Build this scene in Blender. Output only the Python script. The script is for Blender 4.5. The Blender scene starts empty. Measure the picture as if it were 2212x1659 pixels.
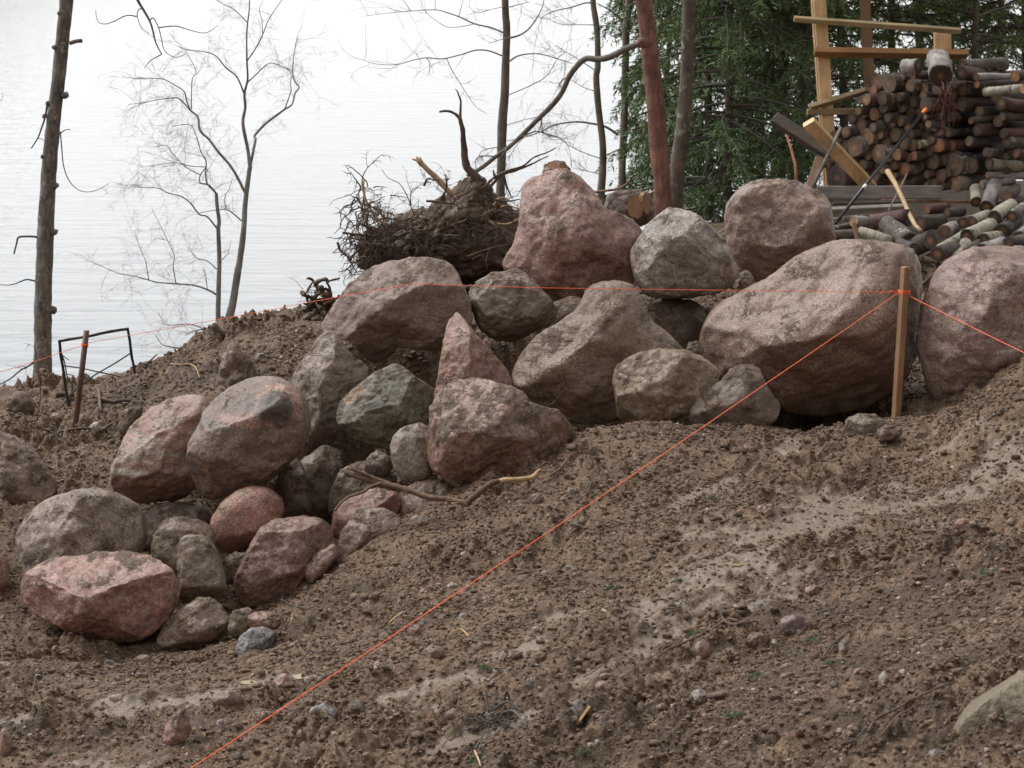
import bpy, bmesh, math, random
import numpy as np
from mathutils import Vector, Matrix, Quaternion

scene = bpy.context.scene
COL = scene.collection
R = math.radians

# ------------------------------------------------------------------ camera, world, sun, exposure
W, H = 2212.0, 1659.0
F = 4790.0                       # focal length in pixels of that frame
PITCH = R(11.5)
cam_data = bpy.data.cameras.new('camera')
cam = bpy.data.objects.new('camera', cam_data)
COL.objects.link(cam)
cam.location = (0, 0, 0)
cam.rotation_euler = (R(90) - PITCH, 0, 0)
cam_data.sensor_width = 36.0
cam_data.lens = F / W * 36.0
cam_data.clip_start = 0.05
cam_data.clip_end = 20000
cam_data.dof.use_dof = True
cam_data.dof.focus_distance = 10.3
cam_data.dof.aperture_fstop = 9.0
scene.camera = cam

SUN_ELEV, SUN_AZ = R(58), R(-62)       # azimuth measured from +Y towards +X: light from the lake side, upper left
world = bpy.data.worlds.new('World')
scene.world = world
world.use_nodes = True
nt = world.node_tree
nt.nodes.clear()
sky = nt.nodes.new('ShaderNodeTexSky')
sky.sky_type = 'NISHITA'
sky.sun_disc = False
sky.sun_elevation = SUN_ELEV
sky.sun_rotation = SUN_AZ
sky.dust_density = 1.0
sky.air_density = 1.0
hs = nt.nodes.new('ShaderNodeHueSaturation')
hs.inputs['Saturation'].default_value = 0.04
bg = nt.nodes.new('ShaderNodeBackground')
bg.inputs['Strength'].default_value = 0.15
wo = nt.nodes.new('ShaderNodeOutputWorld')
nt.links.new(sky.outputs[0], hs.inputs['Color'])
nt.links.new(hs.outputs[0], bg.inputs['Color'])
nt.links.new(bg.outputs[0], wo.inputs['Surface'])

sun_data = bpy.data.lights.new('sun', 'SUN')
sun_data.energy = 1.5
sun_data.angle = R(20)
sun_data.color = (1.0, 0.975, 0.94)
sun = bpy.data.objects.new('sun', sun_data)
COL.objects.link(sun)
sd = Vector((math.sin(SUN_AZ) * math.cos(SUN_ELEV), math.cos(SUN_AZ) * math.cos(SUN_ELEV), math.sin(SUN_ELEV)))
sun.rotation_euler = sd.to_track_quat('Z', 'Y').to_euler()

scene.view_settings.view_transform = 'Standard'
scene.view_settings.look = 'None'
scene.view_settings.exposure = 0.74
scene.view_settings.gamma = 1.0
scene.render.engine = 'CYCLES'
scene.cycles.max_bounces = 6
scene.cycles.diffuse_bounces = 2
scene.cycles.glossy_bounces = 3
scene.cycles.transparent_max_bounces = 4
scene.cycles.use_denoising = True

# ------------------------------------------------------------------ helpers
sp, cp = math.sin(PITCH), math.cos(PITCH)
RIGHT = Vector((1, 0, 0)); FWD = Vector((0, cp, -sp)); UP = Vector((0, sp, cp))

def ray(U, V):
    return FWD + RIGHT * ((U - W / 2) / F) - UP * ((V - H / 2) / F)

def P(U, V, Y):
    d = ray(U, V)
    return d * (Y / d.y)

def mpp(U, V, Y):
    return (Y / ray(U, V).y) / F

def tag(o, label=None, cat=None, group=None, kind=None):
    if label: o['label'] = label
    if cat: o['category'] = cat
    if group: o['group'] = group
    if kind: o['kind'] = kind
    return o

def empty(name, loc):
    o = bpy.data.objects.new(name, None)
    COL.objects.link(o)
    o.location = loc
    return o

class MB:
    """collects faces in world space; build() links them as one mesh object with its origin at `loc`"""
    def __init__(self):
        self.v = []; self.f = []; self.m = []
    def add(self, verts, faces, mi=0):
        b = len(self.v)
        self.v.extend(verts)
        self.f.extend([tuple(b + i for i in q) for q in faces])
        self.m.extend([mi] * len(faces))
    def tube(self, pts, rad, n=6, mi=0, cap=True, twist=0.0, lump=0.0, rng=None):
        pts = [Vector(p) for p in pts]
        k = len(pts)
        if not hasattr(rad, '__len__'): rad = [rad] * k
        verts = []
        t0 = (pts[1] - pts[0]).normalized()
        ref = Vector((0, 0, 1)) if abs(t0.z) < 0.9 else Vector((1, 0, 0))
        a = t0.cross(ref).normalized()
        for i in range(k):
            t = (pts[min(i + 1, k - 1)] - pts[max(i - 1, 0)])
            if t.length < 1e-9: t = t0
            t.normalize()
            a = (a - t * a.dot(t))
            if a.length < 1e-6: a = t.orthogonal()
            a.normalize()
            b = t.cross(a)
            for j in range(n):
                an = 2 * math.pi * j / n + twist * i
                r = rad[i] * (1 + (rng.uniform(-lump, lump) if rng else 0))
                verts.append(pts[i] + (a * math.cos(an) + b * math.sin(an)) * r)
        faces = []
        for i in range(k - 1):
            for j in range(n):
                j2 = (j + 1) % n
                faces.append((i * n + j, i * n + j2, (i + 1) * n + j2, (i + 1) * n + j))
        if cap:
            faces.append(tuple(reversed(range(n))))
            faces.append(tuple((k - 1) * n + j for j in range(n)))
        self.add(verts, faces, mi)
    flat = False
    def box(self, p0, p1, width, thick, side=None, mi=0, bev=0.004):
        """a board from p0 to p1; width lies along `side`, thickness across"""
        p0 = Vector(p0); p1 = Vector(p1)
        ax = (p1 - p0).normalized()
        s = Vector(side) if side is not None else RIGHT
        s = (s - ax * s.dot(ax)).normalized()
        n = ax.cross(s).normalized()
        w, t = width / 2, thick / 2
        b = min(bev, w * .4, t * .4)
        prof = [(-w + b, -t), (w - b, -t), (w, -t + b), (w, t - b), (w - b, t), (-w + b, t), (-w, t - b), (-w, -t + b)]
        verts = []
        L = (p1 - p0).length
        for (q, sc) in ((0.0, .9), (b, 1), (L * .5, 1), (L - b, 1), (L, .9)):
            for (x, y) in prof:
                verts.append(p0 + ax * q + s * (x * (1 if sc == 1 else (w - b * .6) / w)) + n * (y * (1 if sc == 1 else (t - b * .6) / t)))
        faces = []
        for i in range(4):
            for j in range(8):
                j2 = (j + 1) % 8
                faces.append((i * 8 + j, i * 8 + j2, (i + 1) * 8 + j2, (i + 1) * 8 + j))
        faces.append(tuple(reversed(range(8)))); faces.append(tuple(32 + j for j in range(8)))
        self.add(verts, faces, mi); self.flat = True
    def build(self, name, mats, parent=None, loc=None, smooth=True):
        if not isinstance(mats, (list, tuple)): mats = [mats]
        ploc = Vector(parent.matrix_basis.translation) if parent is not None else Vector((0, 0, 0))
        if parent is not None and parent.parent is not None:
            ploc = ploc + parent.parent.matrix_basis.translation
        if loc is None:
            loc = ploc if parent is not None else (self.v[0] if self.v else Vector((0, 0, 0)))
        loc = Vector(loc)
        me = bpy.data.meshes.new(name)
        me.from_pydata([tuple(Vector(v) - loc) for v in self.v], [], self.f)
        for m in mats: me.materials.append(m)
        me.polygons.foreach_set('material_index', self.m)
        if smooth and not self.flat: me.polygons.foreach_set('use_smooth', [True] * len(me.polygons))
        me.update()
        o = bpy.data.objects.new(name, me)
        COL.objects.link(o)
        if parent is not None:
            o.parent = parent
            o.location = loc - ploc
        else:
            o.location = loc
        return o

def np_mesh(name, verts, faces, mats, smooth=True, attrs=None, parent=None):
    """verts (n,3), faces (m,k) arrays"""
    me = bpy.data.meshes.new(name)
    n, m, k = len(verts), len(faces), faces.shape[1]
    me.vertices.add(n); me.vertices.foreach_set('co', verts.astype(np.float32).ravel())
    me.loops.add(m * k); me.loops.foreach_set('vertex_index', faces.astype(np.int32).ravel())
    me.polygons.add(m)
    me.polygons.foreach_set('loop_start', np.arange(0, m * k, k, dtype=np.int32))
    me.polygons.foreach_set('loop_total', np.full(m, k, dtype=np.int32))
    for mt in (mats if isinstance(mats, (list, tuple)) else [mats]): me.materials.append(mt)
    me.polygons.foreach_set('use_smooth', np.full(m, smooth, dtype=bool))
    for an, av in (attrs or {}).items():
        a = me.attributes.new(an, 'FLOAT', 'POINT'); a.data.foreach_set('value', av.astype(np.float32))
    me.update(calc_edges=True); me.validate()
    o = bpy.data.objects.new(name, me)
    COL.objects.link(o)
    if parent is not None: o.parent = parent
    return o

# ---- vectorised gradient noise
def _hash(ix, iy, iz, seed):
    h = (ix.astype(np.int64) * 374761393 + iy.astype(np.int64) * 668265263 + iz.astype(np.int64) * 2147483647 + seed * 974634541) & 0xffffffff
    h = ((h ^ (h >> 13)) * 1274126177) & 0xffffffff
    h = ((h ^ (h >> 16)) * 2246822519) & 0xffffffff
    return (h ^ (h >> 15)) & 0xffffffff
_G = np.array([(1,1,0),(-1,1,0),(1,-1,0),(-1,-1,0),(1,0,1),(-1,0,1),(1,0,-1),(-1,0,-1),(0,1,1),(0,-1,1),(0,1,-1),(0,-1,-1),(1,1,0),(-1,1,0),(0,-1,1),(0,-1,-1)], dtype=np.float32)
def noise(p, seed=0):
    p = np.asarray(p, dtype=np.float64)
    i = np.floor(p).astype(np.int64); f = (p - i).astype(np.float32)
    u = f * f * f * (f * (f * 6 - 15) + 10)
    out = np.zeros(len(p), dtype=np.float32)
    for dx in (0, 1):
        wx = u[:, 0] if dx else 1 - u[:, 0]
        for dy in (0, 1):
            wy = u[:, 1] if dy else 1 - u[:, 1]
            for dz in (0, 1):
                wz = u[:, 2] if dz else 1 - u[:, 2]
                g = _G[_hash(i[:, 0] + dx, i[:, 1] + dy, i[:, 2] + dz, seed) & 15]
                d = g[:, 0] * (f[:, 0] - dx) + g[:, 1] * (f[:, 1] - dy) + g[:, 2] * (f[:, 2] - dz)
                out += wx * wy * wz * d
    return out
def fbm(p, seed=0, octv=4, gain=.5):
    a, s, r = 1.0, 1.0, 0
    for k in range(octv):
        r = r + a * noise(p * s, seed + k * 17); a *= gain; s *= 2.03
    return r
def sstep(a, b, x):
    t = np.clip((x - a) / (b - a), 0, 1); return t * t * (3 - 2 * t)

# ------------------------------------------------------------------ materials
def newmat(name):
    m = bpy.data.materials.new(name); m.use_nodes = True
    t = m.node_tree; t.nodes.clear()
    out = t.nodes.new('ShaderNodeOutputMaterial'); b = t.nodes.new('ShaderNodeBsdfPrincipled')
    t.links.new(b.outputs[0], out.inputs[0])
    return m, t, b
def nd(t, kind, ins=None, **kw):
    n = t.nodes.new(kind)
    for k, v in kw.items(): setattr(n, k, v)
    for k, v in (ins or {}).items():
        if isinstance(v, bpy.types.NodeSocket): t.links.new(v, n.inputs[k])
        else: n.inputs[k].default_value = v
    return n
def c4(c): return (c[0], c[1], c[2], 1)
def nz(t, co, scale, detail=4, rough=.55, w=None, dist=0.0):
    n = nd(t, 'ShaderNodeTexNoise', {'Vector': co, 'Scale': scale, 'Detail': detail, 'Roughness': rough, 'Distortion': dist}, noise_dimensions='4D' if w is not None else '3D')
    if w is not None:
        if isinstance(w, bpy.types.NodeSocket): t.links.new(w, n.inputs['W'])
        else: n.inputs['W'].default_value = w
    return n.outputs['Fac']
def ramp(t, fac, a, b, ca=0.0, cb=1.0):
    n = nd(t, 'ShaderNodeMapRange', {'Value': fac, 'From Min': a, 'From Max': b, 'To Min': ca, 'To Max': cb})
    return n.outputs[0]
def mix(t, fac, a, b, blend='MIX'):
    n = t.nodes.new('ShaderNodeMix'); n.data_type = 'RGBA'; n.blend_type = blend
    for idx, v in ((0, fac), (6, a), (7, b)):
        if isinstance(v, bpy.types.NodeSocket): t.links.new(v, n.inputs[idx])
        elif idx == 0: n.inputs[0].default_value = v
        else: n.inputs[idx].default_value = c4(v)
    return n.outputs[2]
def mth(t, op, a, b=0.0):
    n = t.nodes.new('ShaderNodeMath'); n.operation = op
    for i, v in enumerate((a, b)):
        if isinstance(v, bpy.types.NodeSocket): t.links.new(v, n.inputs[i])
        else: n.inputs[i].default_value = v
    return n.outputs[0]
def bump(t, h, dist, strength=1.0, prev=None):
    n = nd(t, 'ShaderNodeBump', {'Height': h, 'Distance': dist, 'Strength': strength})
    if prev is not None: t.links.new(prev, n.inputs['Normal'])
    return n.outputs[0]

MUD_A, MUD_B = (.098, .064, .041), (.185, .130, .086)

def rock_mat(name, A, B, C=None, cth=.58, mud=1.0, speck=1.0, rough=.43, band=0.0, D=None):
    m, t, b = newmat(name)
    tc = nd(t, 'ShaderNodeTexCoord'); oi = nd(t, 'ShaderNodeObjectInfo')
    w = mth(t, 'MULTIPLY', oi.outputs['Random'], 37.0)
    co = tc.outputs['Object']
    if band:
        mp = nd(t, 'ShaderNodeMapping', {'Vector': co, 'Rotation': (.3, .5, .2), 'Scale': (1, 1, 1 + band * 4)})
        cb_ = mp.outputs[0]
    else: cb_ = co
    n1 = nz(t, cb_, 5.0, 6, .62, w, .6)
    col = mix(t, ramp(t, n1, .36, .64), B, A)
    if C is not None and cth < 1:
        n4 = nz(t, cb_, 4.2, 5, .6, mth(t, 'ADD', w, 11.0), .8)
        col = mix(t, ramp(t, n4, cth, cth + .06), col, C)
    if D is not None:       # mineral bands and blots with a place of their own
        nv = nz(t, co, 13.0, 5, .65, w)
        for an, cc in (('vein', C), ('blot', D)):
            va = nd(t, 'ShaderNodeAttribute', attribute_name=an)
            col = mix(t, ramp(t, mth(t, 'ADD', va.outputs['Fac'], mth(t, 'MULTIPLY', mth(t, 'SUBTRACT', nv, .5), 2.2)), .44, .66, 0, .93), col, cc)
    nb = nz(t, co, 1.6, 3, .5, mth(t, 'ADD', w, 4.0))
    col = mix(t, .75, col, mix(t, ramp(t, nb, .35, .65), (.70, .69, .68), (1.2, 1.18, 1.16)), 'MULTIPLY')
    kk = .7 + .8 * ((sum(ord(ch) * (i + 3) for i, ch in enumerate(name)) * 37 % 101) / 101.0)     # grain size differs from stone to stone
    n2 = nz(t, co, 55.0 * kk, 3, .7, w)
    col = mix(t, min(1, .7 * speck), col, mix(t, ramp(t, n2, .35, .68), (.38, .36, .35), (1.55, 1.5, 1.47)), 'MULTIPLY')
    n3 = nz(t, co, 150.0 * kk, 2, .6, w)
    col = mix(t, min(1, .75 * speck), col, mix(t, ramp(t, n3, .36, .66), (.36, .36, .36), (1.5, 1.5, 1.5)), 'MULTIPLY')
    crk = nz(t, cb_, 2.6, 5, .55, mth(t, 'ADD', w, 21.0), 1.2)
    crk = mth(t, 'MULTIPLY', ramp(t, mth(t, 'ABSOLUTE', mth(t, 'SUBTRACT', crk, .5)), 0.0, .009, 1, 0), ramp(t, nb, .50, .60))
    col = mix(t, mth(t, 'MULTIPLY', crk, .28), col, (.07, .052, .042))
    # mud: stains and crumbs
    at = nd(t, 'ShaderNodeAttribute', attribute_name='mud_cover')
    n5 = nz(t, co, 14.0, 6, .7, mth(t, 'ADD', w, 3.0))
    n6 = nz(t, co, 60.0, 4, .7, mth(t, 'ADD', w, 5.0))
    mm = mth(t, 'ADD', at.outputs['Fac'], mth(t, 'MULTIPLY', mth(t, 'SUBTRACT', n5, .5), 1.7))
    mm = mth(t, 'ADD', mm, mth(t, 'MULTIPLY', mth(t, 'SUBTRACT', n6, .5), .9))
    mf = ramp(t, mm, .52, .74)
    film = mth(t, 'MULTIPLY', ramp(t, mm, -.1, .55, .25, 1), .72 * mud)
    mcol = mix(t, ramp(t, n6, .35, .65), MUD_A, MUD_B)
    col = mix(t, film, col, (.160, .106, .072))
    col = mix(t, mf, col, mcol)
    t.links.new(col, b.inputs['Base Color'])
    b.inputs['Roughness'].default_value = rough
    t.links.new(ramp(t, mf, 0, 1, rough, .62), b.inputs['Roughness'])
    h = mth(t, 'ADD', mth(t, 'MULTIPLY', n2, .5), mth(t, 'MULTIPLY', n3, .22))
    h = mth(t, 'SUBTRACT', mth(t, 'ADD', h, mth(t, 'MULTIPLY', mf, .35)), mth(t, 'MULTIPLY', crk, .5))
    h = mth(t, 'ADD', h, mth(t, 'MULTIPLY', mth(t, 'MULTIPLY', mf, n6), .9))
    h = mth(t, 'ADD', h, mth(t, 'MULTIPLY', nz(t, co, 22.0, 5, .65, w), 1.0))
    t.links.new(bump(t, h, .0095, 1.0), b.inputs['Normal'])
    return m

def wood_mat(name, A, B, grain=1.0, rough=.55, axis=2, sc=1.0):
    m, t, b = newmat(name)
    tc = nd(t, 'ShaderNodeTexCoord'); oi = nd(t, 'ShaderNodeObjectInfo')
    s = [30 * sc] * 3; s[axis] = 2.0 * sc
    mp = nd(t, 'ShaderNodeMapping', {'Vector': tc.outputs['Object'], 'Scale': tuple(s)})
    w = mth(t, 'MULTIPLY', oi.outputs['Random'], 37.0)
    n1 = nz(t, mp.outputs[0], 1.0, 5, .6, w, .5)
    n2 = nz(t, tc.outputs['Object'], 5.0, 4, .6, w)
    col = mix(t, ramp(t, n1, .35, .65), B, A)
    col = mix(t, .6, col, mix(t, ramp(t, n2, .35, .65), (.6, .58, .55), (1.25, 1.25, 1.25)), 'MULTIPLY')
    t.links.new(col, b.inputs['Base Color']); b.inputs['Roughness'].default_value = rough
    t.links.new(bump(t, n1, .004 * grain, 1.0), b.inputs['Normal'])
    return m

def bark_mat(name, A, B, C=None, cth=.6, sc=1.0, ring=0.0, rough=.75, depth=.012):
    m, t, b = newmat(name)
    tc = nd(t, 'ShaderNodeTexCoord'); oi = nd(t, 'ShaderNodeObjectInfo')
    w = mth(t, 'MULTIPLY', oi.outputs['Random'], 37.0)
    s = (28 * sc, 28 * sc, 9 * sc) if ring == 0 else (10 * sc, 10 * sc, 60 * sc)
    mp = nd(t, 'ShaderNodeMapping', {'Vector': tc.outputs['Object'], 'Scale': s})
    n1 = nz(t, mp.outputs[0], 1.0, 6, .65, w, .4)
    n2 = nz(t, tc.outputs['Object'], 9.0 * sc, 5, .6, mth(t, 'ADD', w, 2.0))
    col = mix(t, ramp(t, n1, .36, .62), B, A)
    col = mix(t, .6, col, mix(t, ramp(t, n2, .35, .65), (.45, .45, .45), (1.5, 1.5, 1.5)), 'MULTIPLY')
    if C is not None:
        n3 = nz(t, tc.outputs['Object'], 24.0 * sc, 5, .7, mth(t, 'ADD', w, 7.0))
        n3 = mth(t, 'ADD', mth(t, 'MULTIPLY', n3, .6), mth(t, 'MULTIPLY', nz(t, tc.outputs['Object'], 6 * sc, 3, .5, w), .4))
        col = mix(t, ramp(t, n3, cth, cth + .04), col, C)
    t.links.new(col, b.inputs['Base Color']); b.inputs['Roughness'].default_value = rough
    t.links.new(bump(t, n1, depth, 1.0), b.inputs['Normal'])
    return m

def plain(name, c, rough=.5, metal=0.0, var=.25, scale=40.0):
    m, t, b = newmat(name)
    tc = nd(t, 'ShaderNodeTexCoord')
    n = nz(t, tc.outputs['Object'], scale, 4, .6)
    lo = tuple(x * (1 - var) for x in c); hi = tuple(x * (1 + var) for x in c)
    t.links.new(mix(t, ramp(t, n, .3, .7), lo, hi), b.inputs['Base Color'])
    b.inputs['Roughness'].default_value = rough; b.inputs['Metallic'].default_value = metal
    return m

def cut_mat(name, A, B, heart):
    m, t, b = newmat(name)
    tc = nd(t, 'ShaderNodeTexCoord'); oi = nd(t, 'ShaderNodeObjectInfo')
    w = mth(t, 'MULTIPLY', oi.outputs['Random'], 37.0)
    ln = nd(t, 'ShaderNodeVectorMath', {0: tc.outputs['Object']}, operation='LENGTH').outputs['Value']
    n = nz(t, tc.outputs['Object'], 30.0, 4, .6, w)
    dd = mth(t, 'ADD', ln, mth(t, 'MULTIPLY', mth(t, 'SUBTRACT', n, .5), .012))
    ring = mth(t, 'SINE', mth(t, 'MULTIPLY', dd, 900.0))
    col = mix(t, ramp(t, ring, -1, 1), A, B)
    col = mix(t, ramp(t, dd, .012, .03), heart, col)
    n2 = nz(t, tc.outputs['Object'], 12.0, 4, .6, mth(t, 'ADD', w, 9.0))
    col = mix(t, .8, col, mix(t, ramp(t, n2, .35, .65), (.4, .4, .42), (1.35, 1.3, 1.25)), 'MULTIPLY')
    t.links.new(mix(t, .85, col, mix(t, oi.outputs['Random'], (.45, .45, .45), (1.3, 1.2, 1.1)), 'MULTIPLY'), b.inputs['Base Color'])
    b.inputs['Roughness'].default_value = .6
    return m
# ------------------------------------------------------------------ the ground: one sheet through measured heights
CTRL = [  # (U, V, distance)
 (-500,1659,7.2),(0,1659,7.1),(350,1659,6.9),(700,1659,6.7),(1050,1659,6.5),(1400,1659,6.2),(1800,1659,5.75),(2212,1659,5.3),(2700,1659,4.9),
 (0,1500,7.75),(500,1500,7.5),(1106,1480,7.15),(1600,1450,6.9),(2212,1450,6.1),
 (0,1290,8.95),(200,1395,8.66),(420,1405,8.62),(560,1318,9.0),(720,1222,9.05),(850,1150,9.12),(1000,1075,9.42),(1240,945,9.7),(1340,925,9.88),
 (800,1330,8.15),(1106,1250,8.2),(1500,920,9.85),(1600,925,9.85),(1780,905,10.4),(1900,920,10.0),(2060,895,10.1),(2120,850,9.55),(2212,800,9.4),(2400,740,9.3),
 (1350,1000,9.25),(1600,1000,9.25),(1900,1010,9.35),(2212,950,9.1),(1600,1200,8.1),(1900,1150,8.2),(2212,1090,8.35),(2212,1250,7.2),(1900,1300,7.35),(2500,1000,8.6),
 # bank on the left and its crest
 (-300,1050,9.9),(60,1120,9.5),(0,945,10.9),(-200,960,11.0),(160,935,11.0),(150,1010,10.2),(350,890,11.0),(330,960,10.5),(600,810,11.2),(480,860,10.9),
 (0,872,11.5),(100,885,11.6),(165,868,11.7),(230,826,11.9),(330,790,12.1),(400,757,12.2),(470,705,12.2),(525,692,12.2),(580,686,12.15),(660,682,12.0),(-250,885,11.6),
 
]
CTRL_XYZ = [(-1.45,9.75,-2.78),(-1.1,10.0,-2.78),(-.75,9.75,-2.72),(-.35,9.75,-2.62),(.05,9.9,-2.52),(.1,10.25,-2.6),(-.4,10.25,-2.78),(-.85,10.35,-2.85),(.5,10.35,-2.5),(1.5,10.4,-2.55),(1.25,10.45,-2.5),(1.75,10.5,-2.5),(-1.75,9.4,-2.75),(-1.3,9.25,-2.76),(1.9,10.5,-2.3),  # under the heap, the plateau with the woodpile, the fall to the lake
 (-.75,11.1,-2.3),(0,11.0,-2.45),(.9,11.1,-2.45),(1.7,11.1,-2.4),(-.5,10.7,-2.75),(0,10.6,-2.72),(.5,10.7,-2.65),(1.0,10.7,-2.6),(-.4,11.3,-2.25),(.5,11.4,-2.2),(2.6,10.8,-1.95),(-.9,11.8,-2.0),(0,11.9,-2.06),(-.5,12.4,-2.05),(.8,12,-1.88),(1.8,12,-2.02),(3,12,-2.05),
 (-.4,13.2,-2.05),(.8,13.5,-1.96),(2,14,-2.22),(3.5,14.5,-2.2),(2.8,13.2,-2.12),(5,13,-1.9),(5,10,-1.8),(.8,16,-2.1),(2.2,16,-2.15),(4,17,-2.0),(2,19,-2.4),(4,20,-2.3),(7,18,-2.0),
 (-1.2,13.4,-2.5),(-2.4,13.6,-2.95),(-1.6,15,-3.6),(-3.5,14,-3.4),(-.3,15,-2.7),(.2,17,-2.8),(-3,17,-5.0),(0,20,-4.4),(2,24,-5.0),(5,26,-4.6),(-3,21,-6.6),(0,26,-7.3),(4,32,-7.6),(9,30,-5.5),(-8,18,-5.0),(-8,26,-8.2),(12,20,-2.2),
 (-6,11,-2.6),(-7,7,-2.7),(6,6,-1.7),(0,3.5,-2.3),(-5,3,-2.5),(5,2,-1.9),(0,0,-1.9),(-12,5,-2.7),(12,6,-1.6),(-15,14,-4.5),(-20,26,-9),(0,40,-9.5),(20,40,-8.5),(-40,40,-10),(40,45,-9),(30,10,-1.0),(-30,5,-4),
]
_cp = np.array([tuple(P(*c)) for c in CTRL] + [tuple(c) for c in CTRL_XYZ])
def _tps(r2): return np.where(r2 > 1e-12, .5 * r2 * np.log(np.maximum(r2, 1e-12)), 0)
_n = len(_cp)
_A = np.zeros((_n + 3, _n + 3)); _d2 = ((_cp[:, None, :2] - _cp[None, :, :2]) ** 2).sum(-1)
_A[:_n, :_n] = _tps(_d2) + np.eye(_n) * .002
_A[:_n, _n] = 1; _A[:_n, _n + 1:] = _cp[:, :2]; _A[_n:, :_n] = _A[:_n, _n:].T
_w = np.linalg.solve(_A, np.concatenate([_cp[:, 2], [0, 0, 0]]))
def hbase(x, y):
    x = np.asarray(x, float); y = np.asarray(y, float)
    o = _w[_n] + _w[_n + 1] * x + _w[_n + 2] * y
    for i in range(_n):
        o = o + _w[i] * _tps((x - _cp[i, 0]) ** 2 + (y - _cp[i, 1]) ** 2)
    return o

def spaced(dense0, dense1, step, far0, far1, g=1.22):
    mid = list(np.arange(dense0, dense1 + 1e-9, step))
    up, s, v = [], step, dense1
    while v < far1: s = min(s * g, 6.0); v += s; up.append(v)
    dn, s, v = [], step, dense0
    while v > far0: s = min(s * g, 6.0); v -= s; dn.append(v)
    return np.array(dn[::-1] + mid + up)
GX = spaced(-2.75, 2.75, .0075, -60, 60)
GY = spaced(5.1, 12.5, .0085, -34, 60)
XX, YY = np.meshgrid(GX, GY)                     # rows = y
# the base surface on a coarse grid, then interpolated
cx = np.concatenate([np.arange(-60, -4, 2.0), np.arange(-4, 4, .05), np.arange(4, 62.1, 2.0)])
cy = np.concatenate([np.arange(-36, 4, 1.25), np.arange(4, 15, .05), np.arange(15, 63, 1.5)])
CXX, CYY = np.meshgrid(cx, cy)
HC = hbase(CXX.ravel(), CYY.ravel()).reshape(CXX.shape)
HC = HC + .55 * np.maximum(0, -CYY - 1.5) + .3 * np.maximum(0, CXX - 7)      # unseen rise added behind the camera and to the right to block sky light
# hidden earth walls added behind the boulders to keep light out of the gaps
wl = sstep(10.98, 11.14, CYY) * sstep(12.6, 11.6, CYY) * sstep(-1.0, -.8, CXX) * sstep(2.1, 1.8, CXX)
HC = HC + wl * np.maximum(0, (-1.9 - .12 * sstep(.3, -.2, CXX) - .1 * sstep(1, 1.8, CXX)) - HC)
wl = sstep(10.12, 10.28, CYY) * sstep(11.3, 10.7, CYY) * sstep(-1.65, -1.45, CXX) * sstep(-.75, -.9, CXX)
HC = HC + wl * np.maximum(0, -2.3 - HC)

def bil(gx, gy, Z, x, y):
    x = np.clip(x, gx[0], gx[-1]); y = np.clip(y, gy[0], gy[-1])
    i = np.clip(np.searchsorted(gx, x) - 1, 0, len(gx) - 2); j = np.clip(np.searchsorted(gy, y) - 1, 0, len(gy) - 2)
    tx = (x - gx[i]) / (gx[i + 1] - gx[i]); ty = (y - gy[j]) / (gy[j + 1] - gy[j])
    return Z[j, i] * (1 - tx) * (1 - ty) + Z[j, i + 1] * tx * (1 - ty) + Z[j + 1, i] * (1 - tx) * ty + Z[j + 1, i + 1] * tx * ty
Z0 = bil(cx, cy, HC, XX.ravel(), YY.ravel()).reshape(XX.shape)
def march(U, V, gx, gy, Z, y0=4.6, y1=30, st=.015):
    d = ray(U, V); d = d / d.y
    ys = np.arange(y0, y1, st)
    z = bil(gx, gy, Z, d.x * ys, ys)
    k = np.argmax(z >= d.z * ys)
    return Vector((d.x * ys[k], ys[k], z[k]))

# smooth wet wheel tracks and slicks, as strips on the ground
TRACKS = [((1540,1260),(1690,1165),.22),((1690,1165),(1860,1085),.26),((1860,1085),(2130,1030),.20),((2130,1030),(2240,1010),.10),((1400,1300),(1560,1240),.12),
 ((1330,1135),(1480,1075),.04),((1480,1075),(1640,1000),.05),((1700,960),(1860,915),.07),((1150,1500),(1330,1420),.07),((1330,1420),(1520,1330),.07),
 ((260,1525),(420,1500),.09),((420,1500),(640,1450),.06),((0,1560),(60,1565),.07),((850,1500),(900,1490),.06),((940,1470),(1080,1440),.06),
 ((960,1600),(1150,1530),.08),((880,1560),(940,1530),.06),((1060,1410),(1150,1390),.05),((1200,1330),(1260,1320),.05),((100,1650),(300,1655),.05),
 ((560,1470),(700,1430),.05),((1400,1470),(1560,1400),.05),((760,1600),(900,1545),.05),((1170,1540),(1330,1470),.04),((1390,1330),(1560,1260),.06),((1240,1490),(1190,1500),.06)]
TM = np.zeros(XX.shape)
wob = fbm(np.stack([XX.ravel() * 3.5, YY.ravel() * 3.5, np.zeros(XX.size)], 1), 5, 3).reshape(XX.shape)
wob2 = fbm(np.stack([XX.ravel() * 14, YY.ravel() * 14, np.zeros(XX.size)], 1), 6, 3).reshape(XX.shape)
for (a, b_, rad) in TRACKS:
    if rad < .1: rad *= .72
    A_ = march(*a, cx, cy, HC); B_ = march(*b_, cx, cy, HC)
    dx, dy = B_.x - A_.x, B_.y - A_.y
    tt = np.clip(((XX - A_.x) * dx + (YY - A_.y) * dy) / max(dx * dx + dy * dy, 1e-9), 0, 1)
    dist = np.hypot(XX - A_.x - tt * dx, (YY - A_.y - tt * dy) * .75)
    TM = np.maximum(TM, sstep(1.7, .1, dist / rad + wob * 1.5 + wob2 * 1.1))
HM = np.zeros(XX.shape)      # darker peaty soil lies in these places
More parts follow.
